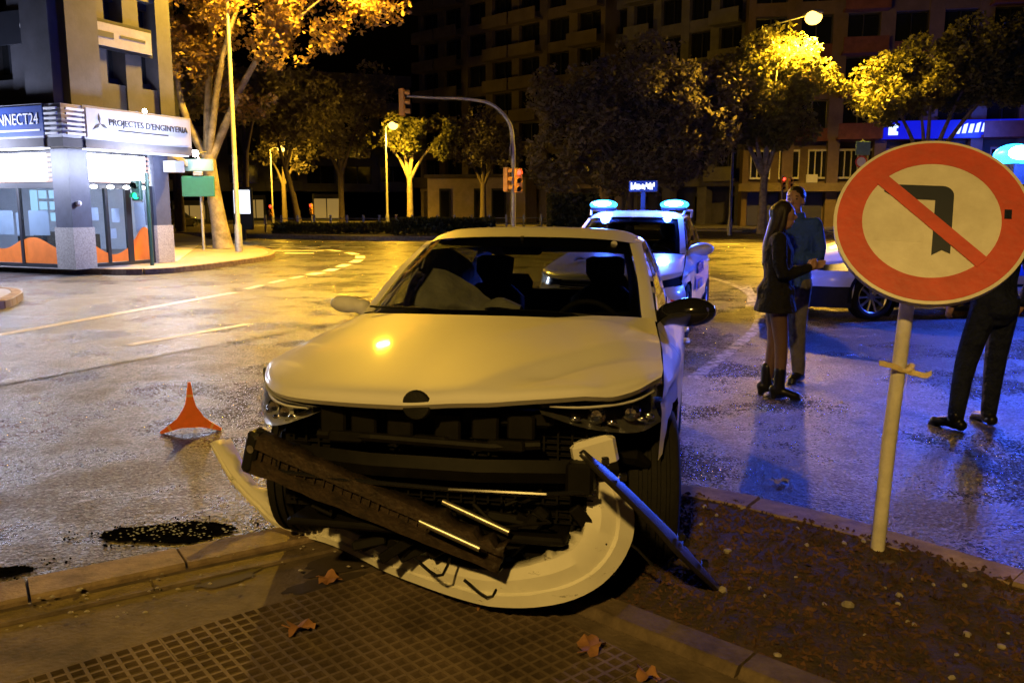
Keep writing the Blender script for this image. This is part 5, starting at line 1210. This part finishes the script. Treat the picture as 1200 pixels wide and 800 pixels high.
# order runs arm by arm clockwise: each arm listed left side first
mb.add(vs, [tuple(range(n)), tuple(range(2 * n - 1, n - 1, -1))] + [(i, (i + 1) % n, n + (i + 1) % n, n + i) for i in range(n)])
o = mb.obj('body', 'orange', wt); o.rotation_euler.x = R(-8)
for a in (90, -25, 205):
    d = V(math.cos(R(a)), 0, math.sin(R(a))); s_ = V(-d.z, 0, d.x); b = MB(); q = [d * .155 + s_ * .024, d * .172 + s_ * .0215, d * .172 - s_ * .0215, d * .155 - s_ * .024]
    b.add([p + V(0, -.013, zc) for p in q] + [p + V(0, .013, zc) for p in q], [(0, 1, 2, 3), (7, 6, 5, 4), (0, 1, 5, 4), (1, 2, 6, 5), (2, 3, 7, 6), (3, 0, 4, 7)]); b.obj('reflective_band', 'cuff', o)
MB().tube([(0, .01, .09), (.01, .13, .005)], .008, 6).obj('rear_leg', 'black', wt)

# ---- debris on road and pavement
def debris(label, cx, cy, rx, ry, rz, n, seed):
    random.seed(seed); mb = MB(); G_ = 46; idx = {}
    for i in range(G_ + 1):
        for j in range(G_ + 1):
            u, v = i / G_ * 2 - 1, j / G_ * 2 - 1; r = math.hypot(u, v); lim = .85 + .25 * noise.noise((u * 1.5, v * 1.5, seed)) + .12 * noise.noise((u * 7, v * 7, seed))
            if r > lim: continue
            x, y = u * rx, v * ry; h = .005 + .013 * max(0, lim - r) * (.5 + noise.noise((u * 14, v * 10, seed)) + .6 * random.random())
            idx[i, j] = len(mb.v); mb.v.append((cx + x * math.cos(rz) - y * math.sin(rz), cy + x * math.sin(rz) + y * math.cos(rz), max(.005, h)))
    for (i, j), k in idx.items():
        if all(q in idx for q in ((i + 1, j), (i, j + 1), (i + 1, j + 1))): mb.f.append((k, idx[i + 1, j], idx[i + 1, j + 1], idx[i, j + 1])); mb.m.append(0)
    for k in range(n):
        t = random.random() * 6.3; r = math.sqrt(random.random()) * 1.25; x, y = r * math.cos(t) * rx, r * math.sin(t) * ry; s = random.uniform(.003, .008)
        c = V(cx + x * math.cos(rz) - y * math.sin(rz), cy + x * math.sin(rz) + y * math.cos(rz), .006 + .006 * max(0, 1 - r))
        mb.ball(c, (s * 1.3, s, s * .7), 4, 0, Matrix.Rotation(random.random() * 3, 3, 'X') @ Matrix.Rotation(random.random() * 3, 3, 'Z'))
    o = mb.obj('debris_patch', 'debris'); o['kind'] = 'stuff'; return tag(o, label, 'debris')
debris('black wet glittering debris beside the kerb, left of the car', -1.76, 4.17, .42, .17, .12, 110, 3)
debris('smaller strip of black wet debris by the kerb at the left edge', -2.46, 3.60, .36, .11, .5, 60, 8)
random.seed(77); mb = MB()
for k in range(420):
    x, y = random.choice([(-1.76 + random.gauss(0, .2), 4.17 + random.gauss(0, .08)), (-1.76 + random.gauss(0, .25), 4.17 + random.gauss(0, .1)), (random.uniform(-2.6, -.9), random.uniform(4.2, 7.5)), (random.uniform(1.0, 4.2), random.uniform(4.7, 9))]); s = random.uniform(.0025, .007)
    mb.ball((x, y, s * .5 + (.016 if abs(x + 1.76) < .4 and abs(y - 4.17) < .16 else 0)), (s * 1.4, s, s * .6), 4)
o = mb.obj('glass_crumbs', 'crumb'); o['kind'] = 'stuff'; tag(o, 'tiny glass crumbs scattered over the wet road', 'glass crumbs')
mb = MB()
for k in range(130):
    x = random.uniform(-1.9, .2); y = 3.3 + (x + 1.4) * .55 + random.uniform(-.35, .3); s = random.uniform(.003, .010)
    mb.ball((x, y, .15 + s * .5), (s * 1.3, s, s * .7), 5)
o = mb.obj('gravel_crumbs', 'stone'); o['kind'] = 'stuff'; tag(o, 'loose pale crumbs on the refuge slab', 'crumbs')
def leaf(label, x, y, z, s, rz, m_='dryleaf'):
    pts = []
    for k in range(22):
        t = 2 * math.pi * k / 22; r = s * (.62 + .38 * abs(math.cos(2.5 * t)) ** 1.2); pts.append((r * math.cos(t), r * math.sin(t) * .8, .012 * math.sin(3 * t) + .02 * random.random()))
    mb = MB().add(pts + [(0, 0, .004)], [(k, (k + 1) % 22, 22) for k in range(22)]); mb.tube([(-s * .5, 0, .005), (-s * 1.15, .02, .018)], .0025, 5)
    o = mb.obj('fallen_leaf', m_, smooth=70); o.location = (x, y, z); o.rotation_euler.z = rz; return tag(o, label, 'leaf', 'dry leaves on the refuge')
leaf('dry orange leaf lying on the waffle tiles at lower left', -.76, 2.87, .152, .055, .4)
leaf('dry curled leaf on tiles, close below the middle of the bumper', .27, 2.74, .152, .07, 1.2)
leaf('dry brown leaf at the bottom edge beside the inner kerb', .44, 2.555, .152, .05, 2.2)
leaf('dry reddish leaf beside the dark stain near the kerb', -.75, 3.30, .143, .06, 2.9)
leaf('small dry leaf near the bumper, on the tile edge', -.12, 3.05, .152, .035, .9)
leaf('leaf-shaped scrap of white litter on the wet road beyond the soil', 1.62, 4.95, .012, .06, .2, 'stone')

# ================================================================== PEOPLE
def limb(mb, pts, rad, n=12, flat=1, up=None):
    p = cr(pts, len(pts) * 3 - 2); r = []
    for i in range(len(p)):
        t = i / (len(p) - 1) * (len(rad) - 1); j = min(int(t), len(rad) - 2); r.append(lerp(rad[j], rad[j + 1], t - j))
    mb.tube(p, r, n, True, 0, flat, up); mb.ball(p[0], r[0], 10); mb.ball(p[-1], r[-1], 10)
def hand(mb, w, d, out, k=1.0):            # palm, four unequal curled fingers, thumb from the side
    d = Vector(d).normalized(); o = Vector(out).normalized(); pn = d.cross(o).normalized()
    w = Vector(w); mb.tube([w, w + d * .045 * k, w + d * .088 * k], [.026 * k, .040 * k, .038 * k], 10, True, 0, .45, o)
    for i, (off, l) in enumerate(((.030, .070), (.010, .080), (-.010, .074), (-.029, .058))):
        b = w + d * .082 * k + o * off * k
        mb.tube([b, b + d * l * .45 * k + pn * .006 * k, b + d * l * .8 * k + pn * .022 * k, b + d * l * .92 * k + pn * .040 * k], [.0095 * k, .009 * k, .008 * k, .006 * k], 7)
    b = w + d * .022 * k + o * .034 * k
    mb.tube([b, b + (d * .5 + o * .7).normalized() * .035 * k, b + (d * .85 + o * .5 + pn * .3).normalized() * .066 * k], [.013 * k, .011 * k, .008 * k], 7)
def person(label, loc, rz, J, hgt, jacket, trousers, shoes, hairstyle, coat=None, heel=0, bag=None):
    t = thing('person', label, 'person', loc, rz); S = hgt / 1.75
    v = lambda q: Vector(q) * S
    b = MB(); hd = v(J['head'])
    limb(b, [v(J['pelvis']), v(J['waist']), v(J['chest']), v(J['neck'])], [.15 * S, .125 * S, .155 * S, .06 * S], 14, .72, (1, 0, 0))
    limb(b, [v(J['neck']), hd - Vector((0, 0, .07 * S))], [.057 * S, .055 * S], 10)
    F = Vector((math.sin(J.get('face', 0)), -math.cos(J.get('face', 0)), 0)); Sd = Vector((0, 0, 1)).cross(F)
    hm = Matrix((Sd, -F, Vector((0, 0, 1)))).transposed()
    b.ball(hd + Vector((0, 0, .02 * S)), (.074 * S, .093 * S, .100 * S), 16, 0, hm); b.ball(hd + F * .018 * S - Vector((0, 0, .055 * S)), (.056 * S, .064 * S, .062 * S), 14, 0, hm)
    b.tube([hd + F * .082 * S + Vector((0, 0, .022 * S)), hd + F * .104 * S - Vector((0, 0, .012 * S)), hd + F * .088 * S - Vector((0, 0, .022 * S))], [.010 * S, .015 * S, .012 * S], 8)
    b.tube([hd + F * .076 * S - Vector((0, 0, .05 * S)) - Sd * .022 * S, hd + F * .086 * S - Vector((0, 0, .052 * S)), hd + F * .076 * S - Vector((0, 0, .05 * S)) + Sd * .022 * S], .009 * S, 7)
    for s in (-1, 1): b.ball(hd + Sd * s * .074 * S + Vector((0, 0, -.005 * S)), (.012 * S, .022 * S, .034 * S), 10, 0, hm)
    for s in 'lr':
        limb(b, [v(J['sh' + s]), v(J['el' + s]), v(J['wr' + s])], [.052 * S, .042 * S, .028 * S])
        hand(b, v(J['wr' + s]), J['hd' + s], J['ho' + s], S)
        limb(b, [v(J['hip' + s]), v(J['kn' + s]), v(J['an' + s])], [.086 * S, .056 * S, .040 * S]); limb(b, [v(J['an' + s]), v(J['an' + s]) * .5 + v(J['to' + s]) * .5], [.036 * S, .022 * S], 10, .8)
    body = blob('body', b, 'skin', t, .0085, 2)
    ey = MB(); mo = MB(); br = MB()
    for s in (-1, 1):
        c = hd + F * .078 * S + Sd * s * .031 * S + Vector((0, 0, .018 * S)); ey.ball(c, (.012 * S, .008 * S, .008 * S), 8, 0, hm); br.tube([c + Vector((0, 0, .022 * S)) - Sd * .017 * S, c + Vector((0, 0, .026 * S)) + F * .005 * S, c + Vector((0, 0, .022 * S)) + Sd * .017 * S], .004 * S, 5)
    ey.obj('eyes', 'hair', body); br.obj('eyebrows', 'hair', body)
    # garments
    g_ = MB(); e = .022 * S
    limb(g_, [v(J['pelvis']) + Vector((0, 0, -.02)), v(J['waist']), v(J['chest']), v(J['neck']) - Vector((0, 0, .03 * S))], [.165 * S + e * .5, .15 * S + e * .5, .172 * S + e * .5, .085 * S], 16, .74, (1, 0, 0))
    for s in 'lr': limb(g_, [v(J['sh' + s]), v(J['el' + s]), v(J['wr' + s]) * .97 + v(J['el' + s]) * .03], [.068 * S, .058 * S, .043 * S]); limb(g_, [v(J['chest']) + Vector((0, 0, .05 * S)), v(J['sh' + s])], [.11 * S, .066 * S])
    if coat:
        px_ = v(J['pelvis'])
        for q in range(9):
            k = q / 8; z = lerp(px_.z + .10 * S, coat * S, k); r = lerp(.155, .235, k) * S
            if q: g_.tube([(px_.x, px_.y, lerp(px_.z + .10 * S, coat * S, (q - 1) / 8)), (px_.x, px_.y, z)], [lerp(.155, .235, (q - 1) / 8) * S, r], 18, True, 0, .80, (1, 0, 0))
    blob('coat' if coat else 'jacket', g_, jacket, t, .011, 3)
    col_ = MB(); nk = v(J['neck']); col_.tube([nk + Vector((0, .005, -.03 * S)), nk + Vector((0, .0, .035 * S))], [.088 * S, .073 * S], 14); blob('collar', col_, jacket, t, .01, 2)
    tr_ = MB()
    for s in 'lr':
        w = 1.0 if trousers == 'tights' else 1.28
        limb(tr_, [v(J['hip' + s]), v(J['kn' + s]), v(J['an' + s]) * .98 + v(J['kn' + s]) * .02], [.092 * S * (1 if w == 1 else 1.12), .061 * S * w, .045 * S * w])
    limb(tr_, [v(J['hipl']), v(J['pelvis']), v(J['hipr'])], [.1 * S, .13 * S, .1 * S])
    blob('tights' if trousers == 'tights' else 'trousers', tr_, trousers, t, .0105, 2)
    for s in 'lr':
        sh = MB(); an = v(J['an' + s]); to = v(J['to' + s])
        limb(sh, [an + Vector((0, 0, .16 * S if heel else .03 * S)), an + Vector((0, 0, .0)), Vector((an.x, an.y, .05 * S + heel * .5))], [.052 * S, .052 * S, .046 * S])
        d = (to - an); d.z = 0; d.normalize(); hl_ = Vector((an.x, an.y, 0)) - d * .045 * S
        limb(sh, [hl_ + Vector((0, 0, .045 * S + heel)), (hl_ + to) * .5 + Vector((0, 0, .03 * S + heel * .3)), Vector((to.x, to.y, .036 * S))], [.046 * S, .05 * S, .040 * S], 10, .8, None)
        if heel: sh.tube([hl_ + Vector((0, 0, .05)), hl_ + Vector((0, 0, 0.0))], [.034, .028], 8)
        sh.box((-.03, -.045, 0), (.03, .045, .018), 0, Matrix.Translation((to.x, to.y, 0)))
        blob('boot' if heel else 'shoe', sh, shoes, t, .0095, 2)
    h = MB(); h.ball(hd + Vector((0, 0, .045 * S)) - F * .018 * S, (.084 * S, .096 * S, .092 * S), 16, 0, hm)
    if hairstyle == 'long':
        limb(h, [hd - F * .05 * S + Vector((0, 0, .03 * S)), hd - F * .085 * S - Vector((0, 0, .10 * S)), hd - F * .13 * S - Vector((0, 0, .26 * S)), hd - F * .15 * S - Vector((0, 0, .42 * S))], [.085 * S, .078 * S, .062 * S, .025 * S], 12, .7)
        for s in (-1, 1): limb(h, [hd + Sd * s * .062 * S + Vector((0, 0, .05 * S)), hd + Sd * s * .075 * S - F * .02 * S - Vector((0, 0, .08 * S)), hd + Sd * s * .075 * S - F * .07 * S - Vector((0, 0, .24 * S))], [.03 * S, .034 * S, .02 * S])
    blob('hair', h, 'hair', t, .009, 2)
    return t
base = dict(pelvis=(0, .01, .95), waist=(0, .0, 1.10), chest=(0, .01, 1.32), neck=(0, .02, 1.49), head=(0, -.005, 1.625),
            shl=(.185, .02, 1.42), ell=(.225, .06, 1.14), wrl=(.20, -.10, .93), hdl=(-.1, -.5, -.8), hol=(-.2, -1, 0), shr=(-.185, .02, 1.42), elr=(-.225, .06, 1.14), wrr=(-.20, -.10, .93), hdr=(.1, -.5, -.8), hor=(.2, -1, 0),
            hipl=(.085, .01, .90), knl=(.095, -.02, .49), anl=(.10, .03, .085), tol=(.125, -.12, .045), hipr=(-.085, .01, .90), knr=(-.095, -.02, .49), anr=(-.10, .03, .085), tor=(-.125, -.12, .045))
# woman: arms folded forward holding a phone, facing right
Jw = dict(base, ell=(.22, -.02, 1.13), wrl=(.06, -.24, 1.15), hdl=(-.5, -.5, .3), hol=(0, 0, 1), elr=(-.22, -.02, 1.13), wrr=(-.05, -.25, 1.17), hdr=(.4, -.7, .2), hor=(0, 0, 1), head=(0, -.03, 1.615),
          knl=(.07, .0, .50), anl=(.06, .05, .10), tol=(.06, -.09, .045), knr=(-.07, -.05, .50), anr=(-.08, -.05, .10), tor=(-.10, -.19, .045))
person('person in short black coat, sheer tights and ankle boots, with long dark hair', (2.29, 7.35, 0), R(78), Jw, 1.70, 'coat', 'tights', 'leather', 'long', coat=.78, heel=.035)
Jo = dict(base, ell=(.23, .03, 1.14), wrl=(.09, -.22, 1.12), hdl=(-.8, -.3, 0), hol=(0, 0, 1), elr=(-.22, .03, 1.13), wrr=(-.10, -.2, 1.08), hdr=(.8, -.3, 0), hor=(0, 0, 1), face=.25)
person('person in bright blue jacket and pale trousers, talking behind the black coat', (2.64, 8.05, 0), R(-48), Jo, 1.83, 'ujacket', 'utrouser', 'leather', 'short')
Jm = dict(base, hipl=(.09, .01, .90), knl=(.20, -.01, .49), anl=(.31, .05, .085), tol=(.36, -.10, .045), hipr=(-.09, .01, .90), knr=(-.09, -.03, .49), anr=(-.06, -.02, .085), tor=(-.09, -.17, .045), elr=(-.30, .04, 1.15), wrr=(-.33, -.06, .93), ell=(.29, .04, 1.15), wrl=(.28, -.1, .94))
person('person in dark navy uniform at the right edge, seen below the round sign', (3.60, 6.34, 0), R(-165), Jm, 1.74, 'navy', 'navy', 'leather', 'short')

# ---- lit frontages far down the left street
for px, Y, w, h, lab in ((383, 90, 2.6, 2.3, 'warm lit shopfront far down the street, right of the red signals'), (222, 84, 3.0, 1.6, 'warm lit doorway far behind the green road sign'), (300, 92, 1.6, 2.2, 'small warm lit window beside the lamp post')):
    p = at(px, 246, Y); t = thing('lit_shopfront', lab, 'shopfront', (p.x, p.y, .15)); MB().box((-w / 2 - .2, 0, 0), (w / 2 + .2, .5, h + .5)).obj('frame', 'frame', t); MB().box((-w / 2, -.03, .3), (w / 2, -.005, h)).obj('lit_pane', 'e_sod2', t); MB().box((-.05, -.06, .3), (.05, -.035, h)).obj('mullion', 'frame', t)
